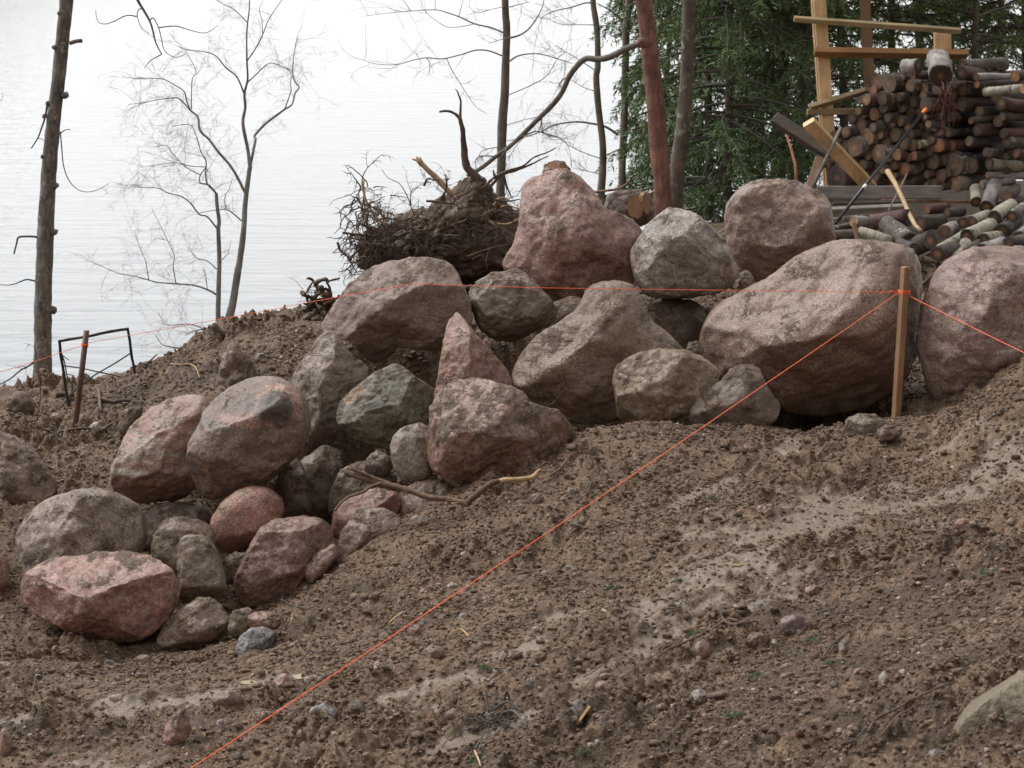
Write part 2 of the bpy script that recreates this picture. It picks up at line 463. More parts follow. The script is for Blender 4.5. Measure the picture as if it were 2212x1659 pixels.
for (a, b_, rad) in [((1650,1340),(2230,1240),.30),((1500,1580),(2230,1540),.32),((1700,1450),(2230,1400),.35),((20,1600),(420,1580),.12),((100,1450),(330,1440),.08),((560,1400),(760,1290),.10),((1300,1560),(1450,1600),.15),((800,1360),(1150,1250),.07),((250,850),(560,800),.12),((1500,940),(1750,930),.05),((1000,1640),(1400,1640),.1)]:
    A_ = march(*a, cx, cy, HC); B_ = march(*b_, cx, cy, HC)
    dx, dy = B_.x - A_.x, B_.y - A_.y
    tt = np.clip(((XX - A_.x) * dx + (YY - A_.y) * dy) / max(dx * dx + dy * dy, 1e-9), 0, 1)
    HM = np.maximum(HM, sstep(1.5, .3, np.hypot(XX - A_.x - tt * dx, (YY - A_.y - tt * dy) * .75) / rad + wob * 1.6 + wob2 * .8))
# soil relief: broad undulation, ruts along the fall line, clods down to crumbs
p3 = np.stack([XX.ravel(), YY.ravel(), np.zeros(XX.size)], 1)
def N(s, seed, ax=(1, 1)): return noise(p3 * np.array([s * ax[0], s * ax[1], 1]), seed).reshape(XX.shape)
near = sstep(-4.5, -2.9, XX) * sstep(4.5, 2.9, XX) * sstep(3.5, 5, YY) * sstep(15, 12.6, YY)
rough = .34 + 1.0 * sstep(-.25, .3, N(1.1, 3) + .5 * N(3.1, 4))
rot = .82 * XX + .57 * YY; rot2 = -.57 * XX + .82 * YY
rut = noise(np.stack([rot.ravel() * .9, rot2.ravel() * 5.0, np.zeros(XX.size)], 1), 21).reshape(XX.shape)
back = sstep(9.6, 10.8, YY) * sstep(-.2, -.9, XX)       # the loose bank on the left is lumpier
Z = Z0 + .028 * N(.8, 1) + near * (.036 * rut + .026 * N(2.6, 2))
wx_ = .05 * N(7, 31); wy_ = .05 * N(7, 32); p3 = p3 + np.stack([wx_.ravel(), wy_.ravel(), 0 * wx_.ravel()], 1)
cl = .062 * (np.abs(N(4.5, 7)) - .2) + .042 * (np.abs(N(9.5, 8)) - .2) + .020 * (np.abs(N(21, 9)) - .2) + .012 * N(38, 10) + .009 * N(60, 11)
Z = Z + 1.2 * near * cl * rough * (1 + .7 * back) * (1 - .72 * TM)
Z = Z - .018 * TM * near
JOIN = YY > 12.5
gm, t, b = newmat('muddy_soil')
tc = nd(t, 'ShaderNodeTexCoord'); co = tc.outputs['Object']
at = nd(t, 'ShaderNodeAttribute', attribute_name='slick')
a1 = nz(t, co, 2.2, 5, .6); a2 = nz(t, co, 16.0, 6, .7); a3 = nz(t, co, 85.0, 4, .7); a4 = nz(t, co, 210.0, 2, .6)
col = mix(t, ramp(t, a1, .35, .65), (.110, .067, .040), (.172, .110, .068))
col = mix(t, ramp(t, a2, .40, .66, 0, .85), col, (.25, .172, .11))
col = mix(t, ramp(t, nz(t, co, 5.0, 5, .65), .55, .66, 0, .7), col, (.062, .036, .022))
col = mix(t, ramp(t, nz(t, co, 40.0, 3, .6), .63, .66), col, (.24, .135, .095))
col = mix(t, .75, col, mix(t, ramp(t, a3, .36, .64), (.33, .32, .31), (1.6, 1.55, 1.48)), 'MULTIPLY')
hu = ramp(t, mth(t, 'ADD', nd(t, 'ShaderNodeAttribute', attribute_name='humus').outputs['Fac'], mth(t, 'MULTIPLY', mth(t, 'SUBTRACT', a2, .5), 1.4)), .25, .65, 0, .85)
col = mix(t, hu, col, mix(t, ramp(t, a3, .35, .65), (.040, .024, .014), (.118, .074, .042)))
grit = ramp(t, a4, .66, .70)
col = mix(t, mth(t, 'MULTIPLY', grit, .6), col, (.36, .30, .25))
sl = ramp(t, mth(t, 'ADD', at.outputs['Fac'], mth(t, 'MULTIPLY', mth(t, 'SUBTRACT', a2, .5), 1.1)), .20, 1.08, 0, .93)
col = mix(t, sl, col, mix(t, ramp(t, a3, .3, .7), (.160, .120, .086), (.265, .215, .165)))
t.links.new(col, b.inputs['Base Color'])
t.links.new(ramp(t, sl, 0, 1, .50, .24), b.inputs['Roughness'])
hh = mth(t, 'ADD', mth(t, 'MULTIPLY', a3, .55), mth(t, 'MULTIPLY', a4, .3))
hh = mth(t, 'MULTIPLY', mth(t, 'ADD', hh, a2), ramp(t, sl, 0, 1, 1, .25))
b.inputs['Specular IOR Level'].default_value = .38
t.links.new(bump(t, hh, .020, 1.0), b.inputs['Normal'])
ny, nx = XX.shape
idx = np.arange(ny * nx).reshape(ny, nx)
q = np.stack([idx[:-1, :-1], idx[:-1, 1:], idx[1:, 1:], idx[1:, :-1]], -1).reshape(-1, 4)
ground = np_mesh('ground', np.stack([XX, YY, Z], -1).reshape(-1, 3), q, gm, attrs={'slick': TM.ravel(), 'humus': HM.ravel()})
tag(ground, kind='structure')
def G(U, V): return march(U, V, GX, GY, Z)
def gz(x, y): return float(bil(GX, GY, Z, np.array([x]), np.array([y]))[0])

# lake
lm, t, b = newmat('lake_water')
tc = nd(t, 'ShaderNodeTexCoord'); mp = nd(t, 'ShaderNodeMapping', {'Vector': tc.outputs['Object'], 'Scale': (.28, 1.0, 1)})
w1 = nz(t, mp.outputs[0], 1.3, 4, .55, None, .4); w2 = nz(t, mp.outputs[0], 5.0, 3, .6, None, .4)
b.inputs['Base Color'].default_value = (.175, .19, .202, 1)
b.inputs['Roughness'].default_value = .05
b.inputs['IOR'].default_value = 1.33
b.inputs['Specular IOR Level'].default_value = .42
t.links.new(bump(t, mth(t, 'ADD', w1, mth(t, 'MULTIPLY', w2, .25)), .05, .7), b.inputs['Normal'])
mb = MB()
ys = [-50, 20, 60, 200, 800, 3000, 9000]; xs = [-6000, -800, -100, 100, 800, 6000]
vs = [(x, y, -7.0) for y in ys for x in xs]; k = len(xs)
mb.add(vs, [(j * k + i, j * k + i + 1, (j + 1) * k + i + 1, (j + 1) * k + i) for j in range(len(ys) - 1) for i in range(k - 1)])
tag(mb.build('lake', lm, loc=(0, 0, 0)), kind='structure')
# wooded far shore: above the frame, seen as the grey mirror image on the water at the upper left
fm = plain('far_forest', (.045, .06, .05), .9, 0, .4, .05)
mb = MB(); rng = random.Random(3)
n = 90; top = []; bot = []; bk = []
for i in range(n):
    x = -420 + i * 4.2
    hgt = (6 + 1 * math.sin(i * .31) + 2.5 * rng.random()) * max(0.0, min(1, (n - 1 - i) / 26))
    bot.append((x, 600 + 6 * math.sin(i * .2), -7.5)); top.append((x, 625 + 8 * math.sin(i * .17), -7 + hgt)); bk.append((x, 760, -7.5))
mb.add(bot + top + bk, [(i, i + 1, n + i + 1, n + i) for i in range(n - 1)] + [(n + i, n + i + 1, 2 * n + i + 1, 2 * n + i) for i in range(n - 1)])
tag(mb.build('far_hill', fm, loc=(-250, 600, -7)), kind='structure')
# ------------------------------------------------------------------ boulders and stones
_ico = {}
def ico(sub):
    if sub not in _ico:
        bm = bmesh.new(); bmesh.ops.create_icosphere(bm, subdivisions=sub, radius=1.0)
        v = np.array([x.co[:] for x in bm.verts]); f = np.array([[x.index for x in fc.verts] for fc in bm.faces]); bm.free()
        _ico[sub] = (v, f)
    return _ico[sub]

def polar(outline, c, nang=360, sm=4):
    pts = np.array(outline, float) - np.array(c)
    th = np.linspace(-math.pi, math.pi, nang, endpoint=False)
    dx, dy = np.cos(th), np.sin(th)
    best = np.zeros(nang)
    for i in range(len(pts)):
        p, q_ = pts[i], pts[(i + 1) % len(pts)]
        e = q_ - p
        den = dx * e[1] - dy * e[0]
        den = np.where(np.abs(den) < 1e-9, 1e-9, den)
        r = (p[0] * e[1] - p[1] * e[0]) / den
        s = (p[0] * dy - p[1] * dx) / den
        ok = (s >= -1e-6) & (s <= 1 + 1e-6) & (r > 0)
        best = np.where(ok & (r > best), r, best)
    k = np.exp(-.5 * (np.arange(-3 * sm, 3 * sm + 1) / sm) ** 2); k /= k.sum()
    return np.convolve(np.concatenate([best[-3 * sm:], best, best[:3 * sm]]), k, 'valid')

def rock(name, outline, Y, mat, label, cat='boulder', group=None, depth=.8, cuts=(), seed=0, amp=1.0, box=.8, mud=.35, centre=None, sub=6, ncut=7, sm=4, lump=1.0, parent=None, vein=(), blot=()):
    """a boulder with the given outline (frame coordinates), standing at distance Y, with real thickness and facets.
    cuts: (right, up, towards viewer, keep) planes that break its face"""
    ol = np.array(outline, float)
    x, y = ol[:, 0], ol[:, 1]; x2, y2 = np.roll(x, -1), np.roll(y, -1)
    cr = x * y2 - x2 * y; A = cr.sum() / 2
    c = centre or (((x + x2) * cr).sum() / (6 * A), ((y + y2) * cr).sum() / (6 * A))
    pr = polar(outline, c, sm=sm)
    s = mpp(c[0], c[1], Y)
    v, f = ico(sub)
    a, bq, cq = v[:, 0], v[:, 1], v[:, 2]            # right, up, towards viewer
    th = np.arctan2(-bq, a)
    u = (th + math.pi) / (2 * math.pi) * 360; i0 = np.floor(u).astype(int) % 360; fr = u - np.floor(u)
    rr = (pr[i0] * (1 - fr) + pr[(i0 + 1) % 360] * fr) * s
    rho = np.hypot(a, bq); e = box
    inpl = rho ** e
    size = math.sqrt(abs(A)) * s * .5
    T = size * depth * (1 + .0 * a)
    dz = np.sign(cq) * np.abs(cq) ** e * T * np.where(cq > 0, 1.0, 2.0)
    p = np.stack([np.cos(th) * rr * inpl, -np.sin(th) * rr * inpl, dz], 1)
    rs = random.Random(seed * 7 + 1)
    pl = list(cuts)
    for k in range(ncut):
        nn = Vector((rs.uniform(-1, 1), rs.uniform(-.9, 1), rs.uniform(.35, 1.3))).normalized()
        pl.append((nn.x, nn.y, nn.z, rs.uniform(.74, .95)))
    for k in range(4):
        nn = Vector((rs.uniform(-1, 1), rs.uniform(-1, 1), -rs.uniform(.5, 1.2))).normalized()
        pl.append((nn.x, nn.y, nn.z, rs.uniform(.7, .9)))
    so = np.array([seed * 3.17, seed * 1.31, seed * 7.7])
    for (nx_, ny_, nz_, keep) in pl:
        nn = np.array([nx_, ny_, nz_], float); nn /= np.linalg.norm(nn)
        hgt = p @ nn
        d = keep * hgt.max() + size * (.045 * noise(p / size * 1.9 + so, seed + 5) + .03 * noise(p / size * 5 + so, seed + 15))
        ex = np.maximum(hgt - d, 0)
        p = p - nn[None, :] * (ex * .93)[:, None]
    q_ = p / size
    dirn = v / np.linalg.norm(v, axis=1)[:, None]
    rim = .35 + .65 * np.clip(np.abs(cq) * 1.6, 0, 1)   # outline stays close to the measured one
    disp = size * amp * (.075 * noise(q_ * 1.7 + so, seed) * rim + .022 * noise(q_ * 3.6 + so, seed + 1) * rim + .009 * noise(q_ * 8 + so, seed + 2))
    disp = disp - size * amp * .014 * np.maximum(0, .12 - np.abs(noise(q_ * 2.6 + so, seed + 9))) / .12 * rim      # cracks and ledges
    disp = disp + amp * (.005 * noise(p * 22 + so, seed + 3) + .003 * noise(p * 45 + so, seed + 4))
    p = p + dirn * disp[:, None]
    # mud: clings to tops and ledges in lumps
    wp = p[:, 1] * cp + p[:, 2] * sp                     # world-up coordinate is nearly p[:,1]
    fv = p[f]; fn = np.cross(fv[:, 1] - fv[:, 0], fv[:, 2] - fv[:, 0])
    vn = np.zeros_like(p)
    for k in range(3): np.add.at(vn, f[:, k], fn)
    vn /= np.maximum(np.linalg.norm(vn, axis=1), 1e-12)[:, None]
    upn = vn[:, 1] * cp + vn[:, 2] * sp
    mk = mud - .05 + .26 * upn + .42 * fbm(q_ * 1.9 + so + 9, seed + 6, 3)
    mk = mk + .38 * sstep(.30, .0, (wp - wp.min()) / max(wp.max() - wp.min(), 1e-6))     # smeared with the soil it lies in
    mkl = sstep(.45, .75, mk + .35 * noise(p * 16 + so, seed + 8))
    lum = .006 * lump * mkl * (.7 + 1.5 * np.abs(noise(p * 30 + so, seed + 7)) + .8 * noise(p * 60, seed + 11))
    p = p + vn * lum[:, None]
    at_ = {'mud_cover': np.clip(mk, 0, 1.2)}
    for an, pts_ in (('vein', vein), ('blot', blot)):
        if len(pts_):
            f_ = np.zeros(len(p))
            for (U_, V_, r_) in pts_:
                f_ = np.maximum(f_, sstep(1.5, .4, np.hypot(p[:, 0] / s - (U_ - c[0]), -p[:, 1] / s - (V_ - c[1])) / r_))
            at_[an] = f_ * (p[:, 2] > -size * .1)
    C = P(c[0], c[1], Y)
    wx = p[:, 0]; wyv = p[:, 1]; wz = p[:, 2]
    Wp = np.array(C)[None, :] + wx[:, None] * np.array(RIGHT) + wyv[:, None] * np.array(UP) - wz[:, None] * np.array(FWD)
    base = np.array([C.x, C.y, Wp[:, 2].min()])
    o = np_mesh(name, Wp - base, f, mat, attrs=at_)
    o.location = base
    if label: tag(o, label, cat, group)
    return o

PINK = dict(A=(.43, .245, .205), B=(.30, .165, .138))
def RM(name, **k): return rock_mat('stone_' + name, **k)
BG = 'boulders heaped along the muddy bank'
def boulder(outline, Y, label, mk, **k):
    boulder.n += 1
    mat = RM('%d' % boulder.n, **mk)
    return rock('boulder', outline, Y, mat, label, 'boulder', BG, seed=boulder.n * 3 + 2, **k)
boulder.n = 0
pink = dict(A=(.46, .30, .25), B=(.33, .215, .178))
red = dict(A=(.43, .25, .205), B=(.31, .18, .15))
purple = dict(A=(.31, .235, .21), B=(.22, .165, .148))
tan = dict(A=(.36, .265, .22), B=(.26, .185, .15))
grey = dict(A=(.38, .355, .325), B=(.25, .225, .20))
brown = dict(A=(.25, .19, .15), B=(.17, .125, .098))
green = dict(A=(.215, .205, .15), B=(.14, .14, .105))
def mt(d, **k): r = dict(d); r.update(k); return r

# the top of the heap
boulder([(1127,420),(1122,405),(1140,385),(1180,372),(1215,365),(1245,367),(1262,380),(1290,420),(1303,450),(1340,465),(1375,478),(1388,495),(1385,530),(1378,570),(1368,620),(1300,650),(1240,668),(1190,650),(1120,600),(1083,580),(1095,555),(1108,530),(1115,500),(1122,460)], 11.25,
 'tallest reddish pink boulder standing at the top of the heap, narrow top, broad foot', mt(red, C=(.42,.30,.265), cth=.56, mud=.8), centre=(1225,520), mud=.22, depth=.7, cuts=[(.55,.25,.8,.78),(-.3,.5,.8,.82),(.2,-.55,.8,.8)], amp=1.35, sub=6)
boulder([(1362,560),(1360,540),(1375,520),(1395,490),(1430,455),(1450,447),(1490,455),(1520,475),(1550,500),(1570,530),(1585,560),(1594,590),(1590,615),(1570,628),(1500,642),(1440,645),(1390,635),(1370,600)], 11.0,
 'pale grey rounded boulder with dark underside, right of the tallest pink boulder', mt(grey, C=(.50,.47,.43), cth=.56, mud=.8), mud=.24, cuts=[(-.25,.75,.6,.72),(.1,-.35,1,.72),(.8,.0,.6,.85)], box=.72)
boulder([(1566,480),(1568,455),(1580,425),(1605,400),(1640,389),(1680,388),(1720,393),(1750,405),(1775,415),(1792,435),(1798,470),(1802,520),(1790,560),(1740,585),(1690,592),(1660,605),(1640,612),(1610,590),(1590,560),(1575,530)], 11.7,
 'round pinkish tan boulder in front of the leaning black pole and wood rack', mt(pink, A=(.41,.295,.25), B=(.31,.225,.19)), mud=.22, cuts=[(.05,.3,1,.86),(-.1,-.7,.7,.75)], amp=.8)
boulder([(1513,730),(1525,690),(1550,660),(1600,630),(1650,606),(1700,572),(1750,540),(1790,522),(1840,516),(1900,521),(1942,531),(1985,540),(2010,548),(2023,565),(2022,600),(2014,650),(2000,720),(1985,775),(1945,835),(1895,880),(1850,895),(1780,901),(1720,897),(1680,872),(1655,847),(1600,830),(1540,812),(1516,775)], 10.65,
 'largest tan pink boulder, its slanting face behind the tall wooden stake', mt(tan, A=(.42,.30,.245), B=(.33,.235,.195), C=(.47,.39,.34), cth=.63), mud=.2, centre=(1765,700), depth=.78, cuts=[(-.42,.55,.72,.62),(.90,.0,.42,.74),(.15,-.75,.62,.60),(-.7,-.1,.7,.8)], box=.8, ncut=2)
boulder([(1993,690),(1998,650),(2010,620),(2020,590),(2040,570),(2070,548),(2110,530),(2160,522),(2212,517),(2300,530),(2370,580),(2400,660),(2380,760),(2300,850),(2212,880),(2150,875),(2110,880),(2080,890),(2050,880),(2015,845),(2005,800),(1990,770),(1988,725)], 10.45,
 'large purplish pink boulder at the right edge of the frame with rusty streaks', mt(pink, A=(.40,.29,.26), B=(.28,.19,.175), C=(.47,.40,.37), cth=.60, band=1.0), mud=.12, depth=.62, cuts=[(.15,.85,.5,.72),(-.75,.1,.65,.76),(-.2,-.6,.75,.74),(.2,.1,1,.8)], amp=1.4)
boulder([(683,703),(700,683),(720,660),(750,620),(780,590),(800,573),(840,562),(880,557),(940,556),(965,562),(985,580),(1000,610),(1010,640),(1022,680),(1015,720),(990,745),(950,758),(900,757),(860,748),(830,777),(810,787),(790,777),(768,747),(750,733),(700,722),(686,714)], 10.65,
 'large purple brown boulder with a broken ledge, beneath the upturned root plate', mt(purple, A=(.34,.255,.23), B=(.26,.19,.17), band=1.2), mud=.25, centre=(860,660), depth=.72, cuts=[(-.2,.72,.62,.62),(-.62,.2,.75,.66),(.35,-.15,.9,.70),(.0,-.75,.6,.7)], ncut=3, box=.82)
boulder([(1010,625),(1025,605),(1060,592),(1100,585),(1125,583),(1137,595),(1160,615),(1185,640),(1200,660),(1207,690),(1180,705),(1140,722),(1110,737),(1080,737),(1050,722),(1030,702),(1016,662)], 10.75,
 'grey angular boulder wedged beneath the tallest pink boulder', mt(grey, A=(.24,.215,.18), B=(.17,.145,.12), C=(.26,.19,.12), cth=.58), mud=.32, cuts=[(.1,.05,1,.7),(0,.8,.5,.8),(.2,-.8,.5,.7)], box=.85)
boulder([(975,667),(990,675),(1010,700),(1030,725),(1060,755),(1090,790),(1105,820),(1102,855),(1060,890),(960,895),(934,865),(945,820),(952,770),(960,720),(968,685)], 10.05,
 'pointed pink boulder shaped like a cone, standing behind the mottled front boulder', mt(red, A=(.38,.22,.18), B=(.30,.17,.14)), mud=.14, centre=(1012,800), depth=.8, cuts=[(.75,.25,.65,.62),(-.5,.15,.85,.75)], ncut=2, sm=3)
boulder([(1252,665),(1258,640),(1275,618),(1310,606),(1350,608),(1372,622),(1390,650),(1402,690),(1450,725),(1485,765),(1480,830),(1400,895),(1340,905),(1300,915),(1240,915),(1180,905),(1140,885),(1120,852),(1105,830),(1106,800),(1120,770),(1150,732),(1180,712),(1215,692)], 10.3,
 'big tan boulder with a knob like neck in the middle of the heap', mt(tan, A=(.31,.24,.185), B=(.23,.17,.13), C=(.36,.22,.175), cth=.63), mud=.30, centre=(1295,775), depth=.7, cuts=[(-.55,.45,.75,.75)], amp=1.0, ncut=3, sm=3)
boulder([(1324,820),(1330,795),(1350,775),(1380,760),(1430,753),(1480,756),(1520,773),(1545,790),(1558,808),(1545,850),(1500,890),(1440,915),(1340,920),(1332,875)], 9.98,
 'yellowish grey boulder half buried in soil below the necked tan boulder', mt(grey, A=(.37,.32,.24), B=(.28,.215,.135), C=(.48,.44,.37), cth=.57), mud=.2, depth=.75, cuts=[(-.2,.5,.8,.8)], amp=.8)
boulder([(1485,890),(1510,852),(1550,828),(1580,800),(1600,789),(1625,786),(1642,795),(1655,830),(1672,855),(1687,870),(1695,900),(1650,925),(1560,930),(1490,920)], 9.9,
 'small purple grey angular stone half buried below the largest tan boulder', mt(purple, A=(.26,.22,.20), B=(.18,.15,.135)), mud=.35, cuts=[(.5,.3,.8,.7),(-.4,.5,.8,.75)], sub=5, box=.85)
# the middle rows
boulder([(630,822),(645,790),(670,755),(690,725),(710,713),(725,718),(740,743),(762,770),(792,790),(795,805),(780,840),(762,870),(742,895),(735,930),(710,965),(680,975),(655,930),(638,870)], 10.25,
 'tall leaning grey boulder beside the large purple brown boulder', mt(grey, A=(.33,.29,.25), B=(.25,.205,.17), C=(.36,.21,.17), cth=.64, band=1.6), mud=.2, cuts=[(.7,-.2,.7,.68),(-.4,.4,.8,.72)], amp=1.1)
boulder([(466,850),(475,790),(488,748),(500,733),(518,750),(545,788),(560,835),(530,870),(480,880)], 11.1,
 'pinkish grey boulder stuck upright in the bank behind the pair of pink boulders', mt(purple, A=(.31,.225,.195), B=(.23,.165,.14)), mud=.5, cuts=[(.7,.2,.7,.65)], sub=5)
boulder([(723,900),(728,880),(745,852),(770,836),(800,811),(835,790),(850,783),(866,790),(890,810),(925,830),(943,846),(947,872),(932,905),(902,925),(882,952),(850,970),(810,964),(760,947),(733,926)], 9.95,
 'dark greenish boulder with an ochre patch and a blunt peak', mt(green, C=(.36,.22,.10), cth=1.1, D=(.13,.145,.115), mud=.6, band=.6), mud=.25, vein=[(770,838,16),(760,855,14),(752,865,10)], blot=[(830,860,40),(880,850,25)], cuts=[(.0,.6,.8,.68),(-.1,-.4,.9,.78),(.75,0,.65,.8)], amp=1.1)
boulder([(842,965),(850,940),(870,922),(890,916),(915,914),(932,930),(938,990),(932,1030),(902,1046),(870,1040),(850,1012)], 9.55,
 'small round light grey boulder against the left side of the mottled front boulder', mt(grey, A=(.42,.39,.34), B=(.28,.255,.215)), mud=.14, amp=.5, ncut=3, sub=5, box=.7)
boulder([(917,950),(929,920),(932,880),(945,850),(970,830),(1000,820),(1040,817),(1070,826),(1105,837),(1127,850),(1147,870),(1180,880),(1215,890),(1229,910),(1247,935),(1246,965),(1226,990),(1190,1012),(1150,1032),(1080,1052),(1010,1060),(970,1042),(935,1012),(919,985)], 9.5,
 'mottled pink boulder caked with mud, in front of the pointed cone shaped boulder', mt(pink, A=(.46,.29,.24), B=(.30,.19,.16), speck=1.3), mud=.42, centre=(1040,940), cuts=[(-.15,.55,.8,.74),(.1,-.65,.75,.70),(.6,.3,.7,.8)], amp=1.2)
boulder([(240,1035),(240,1010),(258,975),(270,940),(288,910),(320,880),(360,862),(400,852),(435,854),(453,870),(459,890),(450,940),(440,1000),(420,1050),(400,1082),(330,1088),(270,1088),(247,1062)], 9.85,
 'pale pink boulder with a broad top, left of its dark banded neighbour', mt(pink, A=(.47,.285,.235), B=(.36,.235,.19), C=(.42,.39,.33), cth=.56, band=.8), mud=.12, centre=(350,975), cuts=[(-.35,.7,.6,.66),(-.2,.15,1,.74),(.1,-.75,.6,.7)], ncut=4)
boulder([(404,980),(412,945),(430,920),(442,888),(470,853),(510,828),(550,814),(590,812),(630,828),(656,855),(667,890),(667,930),(652,975),(622,1003),(600,1022),(560,1052),(500,1067),(440,1085),(423,1072),(411,1022)], 9.62,
 'dark round boulder with bright pink bands around a black patch', mt(brown, A=(.27,.20,.17), B=(.18,.135,.115), C=(.40,.245,.195), cth=1.1, D=(.075,.062,.058), mud=.7), mud=.02, vein=[(571,854,14),(585,843,13),(598,837,12),(615,836,12),(632,841,12),(642,855,11),(647,870,11),(649,885,11),(647,899,10),(543,902,16),(527,908,14),(513,912,14),(495,902,13),(560,915,13),(480,905,9),(590,912,9),(455,930,9),(520,945,10),(450,1010,10)], blot=[(595,872,30),(612,880,30),(590,895,22),(545,880,12),(610,905,20)], centre=(530,940), cuts=[(-.3,.72,.62,.70),(.35,-.25,.9,.8),(-.1,-.75,.65,.76)], amp=.8, ncut=3, box=.74)
boulder([(-90,1000),(-60,940),(0,937),(30,944),(60,970),(90,1000),(116,1035),(124,1055),(112,1082),(80,1095),(50,1110),(0,1115),(-70,1110)], 9.75,
 'muddy brown boulder cut off by the left edge of the frame, above the others', mt(tan, A=(.29,.22,.175), B=(.22,.165,.13)), mud=.42, cuts=[(.35,.6,.7,.72)])
boulder([(30,1215),(29,1170),(44,1120),(70,1095),(110,1075),(160,1060),(210,1056),(250,1068),(290,1088),(309,1120),(313,1160),(302,1195),(240,1230),(120,1250),(50,1275),(34,1250)], 9.25,
 'grey domed boulder behind the flat topped pink boulder at lower left', mt(grey, A=(.32,.28,.24), B=(.22,.185,.155), C=(.45,.43,.40), cth=.66), mud=.30, centre=(165,1160), cuts=[(-.45,.6,.65,.74),(-.75,.0,.65,.8),(.5,.2,.85,.75)])
boulder([(44,1268),(52,1240),(78,1218),(130,1205),(220,1195),(280,1194),(330,1207),(376,1222),(385,1260),(382,1300),(367,1332),(342,1362),(310,1381),(250,1393),(200,1389),(150,1364),(90,1333),(51,1307)], 8.72,
 'flat topped light pink boulder lying lowest at the left front of the heap', mt(pink, A=(.50,.30,.265), B=(.36,.19,.165), C=(.40,.30,.23), cth=.60), mud=.24, centre=(215,1280), depth=.85, cuts=[(0,.86,.5,.50),(-.5,-.1,.85,.72),(.45,-.2,.85,.74),(0,-.8,.6,.74)], ncut=3, box=.85, sub=6)
boulder([(325,1195),(334,1150),(350,1128),(385,1119),(430,1124),(456,1140),(462,1180),(445,1240),(380,1250),(340,1225)], 9.15,
 'rounded muddy boulder directly behind the upright greenish slab', mt(brown, A=(.28,.225,.18), B=(.2,.155,.12)), mud=.42, sub=5, cuts=[(0,.3,1,.7)])
boulder([(380,1195),(389,1165),(405,1154),(440,1158),(466,1185),(481,1230),(489,1265),(487,1282),(432,1304),(390,1302),(384,1250)], 8.92,
 'upright greenish grey slab next to the flat topped pink boulder', mt(green, A=(.30,.265,.205), B=(.21,.185,.14)), mud=.32, cuts=[(.1,.15,1,.55),(-.85,.1,.5,.78),(.1,-.75,.65,.72)], ncut=1, box=.95, sub=5, amp=.7)
boulder([(454,1145),(457,1120),(478,1085),(510,1059),(545,1049),(580,1054),(606,1075),(613,1100),(602,1135),(572,1171),(530,1192),(490,1197),(464,1177)], 9.4,
 'smooth salmon pink egg shaped boulder under the dark banded boulder', mt(red, A=(.44,.24,.195), B=(.33,.17,.14)), mud=.10, amp=.35, ncut=2, box=.68, sub=5)
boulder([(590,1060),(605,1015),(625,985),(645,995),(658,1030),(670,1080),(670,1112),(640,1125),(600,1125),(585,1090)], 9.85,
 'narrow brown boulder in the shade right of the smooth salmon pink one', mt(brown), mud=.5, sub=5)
boulder([(505,1250),(520,1218),(540,1178),(565,1139),(590,1121),(640,1116),(700,1119),(719,1145),(723,1185),(692,1220),(662,1255),(632,1285),(580,1310),(530,1312),(508,1275)], 9.1,
 'blocky coarse grained red granite boulder below the root branch', mt(red, A=(.34,.205,.175), B=(.25,.145,.125), speck=1.4), mud=.22, cuts=[(-.1,.9,.4,.82),(-.15,.1,1,.66),(.7,.1,.7,.75)], ncut=2, box=.9)
boulder([(335,1385),(350,1350),(385,1320),(430,1294),(465,1294),(490,1320),(500,1342),(492,1370),(430,1400),(355,1412)], 8.68,
 'low mud coated boulder at the foot of the upright slab', mt(tan, A=(.30,.225,.185), B=(.22,.16,.13)), mud=.4, sub=5, cuts=[(.3,.5,.8,.75)])
boulder([(708,1115),(714,1060),(735,1018),(780,998),(830,1008),(857,1030),(855,1085),(800,1110),(750,1125)], 9.75,
 'mud covered boulder behind the left end of the root branch', mt(brown, A=(.27,.20,.165), B=(.2,.145,.115)), mud=.45, sub=5)
boulder([(714,1155),(720,1105),(758,1070),(810,1054),(855,1064),(868,1090),(862,1115),(800,1130),(745,1165),(720,1172)], 9.4,
 'wedge of pink granite lying under the root branch', mt(red, A=(.42,.22,.19), B=(.29,.155,.135)), mud=.25, sub=5, cuts=[(-.1,.6,.75,.6),(.5,-.2,.8,.7)], ncut=3, box=.85)
boulder([(786,1018),(795,985),(815,975),(840,984),(852,1010),(830,1030)], 9.7,
 'little blue grey stone peeping out left of the small round grey boulder', mt(grey, A=(.26,.25,.25), B=(.2,.16,.145)), mud=.3, sub=4)
boulder([(863,1110),(868,1060),(890,1044),(930,1036),(980,1048),(1012,1080),(1005,1110),(930,1130),(878,1135)], 9.45,
 'reddish brown boulder shaded beneath the mottled pink boulder', mt(purple, A=(.28,.19,.165), B=(.2,.14,.12)), mud=.35, sub=5)
boulder([(726,1200),(735,1150),(760,1117),(790,1098),(830,1097),(862,1115),(872,1133),(830,1165),(780,1195),(740,1218)], 9.15,
 'purple grey angular boulder at the edge of the soil, right of the blocky granite', mt(purple, A=(.29,.225,.205), B=(.2,.155,.14)), mud=.25, sub=5, cuts=[(-.6,.1,.8,.7),(.2,.5,.8,.7)], ncut=3, box=.88)
boulder([(656,1255),(661,1222),(690,1189),(725,1179),(732,1200),(705,1235),(675,1262)], 9.02,
 'small pink stone squeezed between blocky granite and soil slope', mt(pink, A=(.38,.26,.235), B=(.27,.18,.16)), mud=.3, sub=4)
boulder([(255,925),(262,895),(285,868),(306,868),(303,900),(290,935),(265,940)], 10.55,
 'dark muddy stone on the bank just left of the pale pink boulder', mt(brown), mud=.6, sub=4)
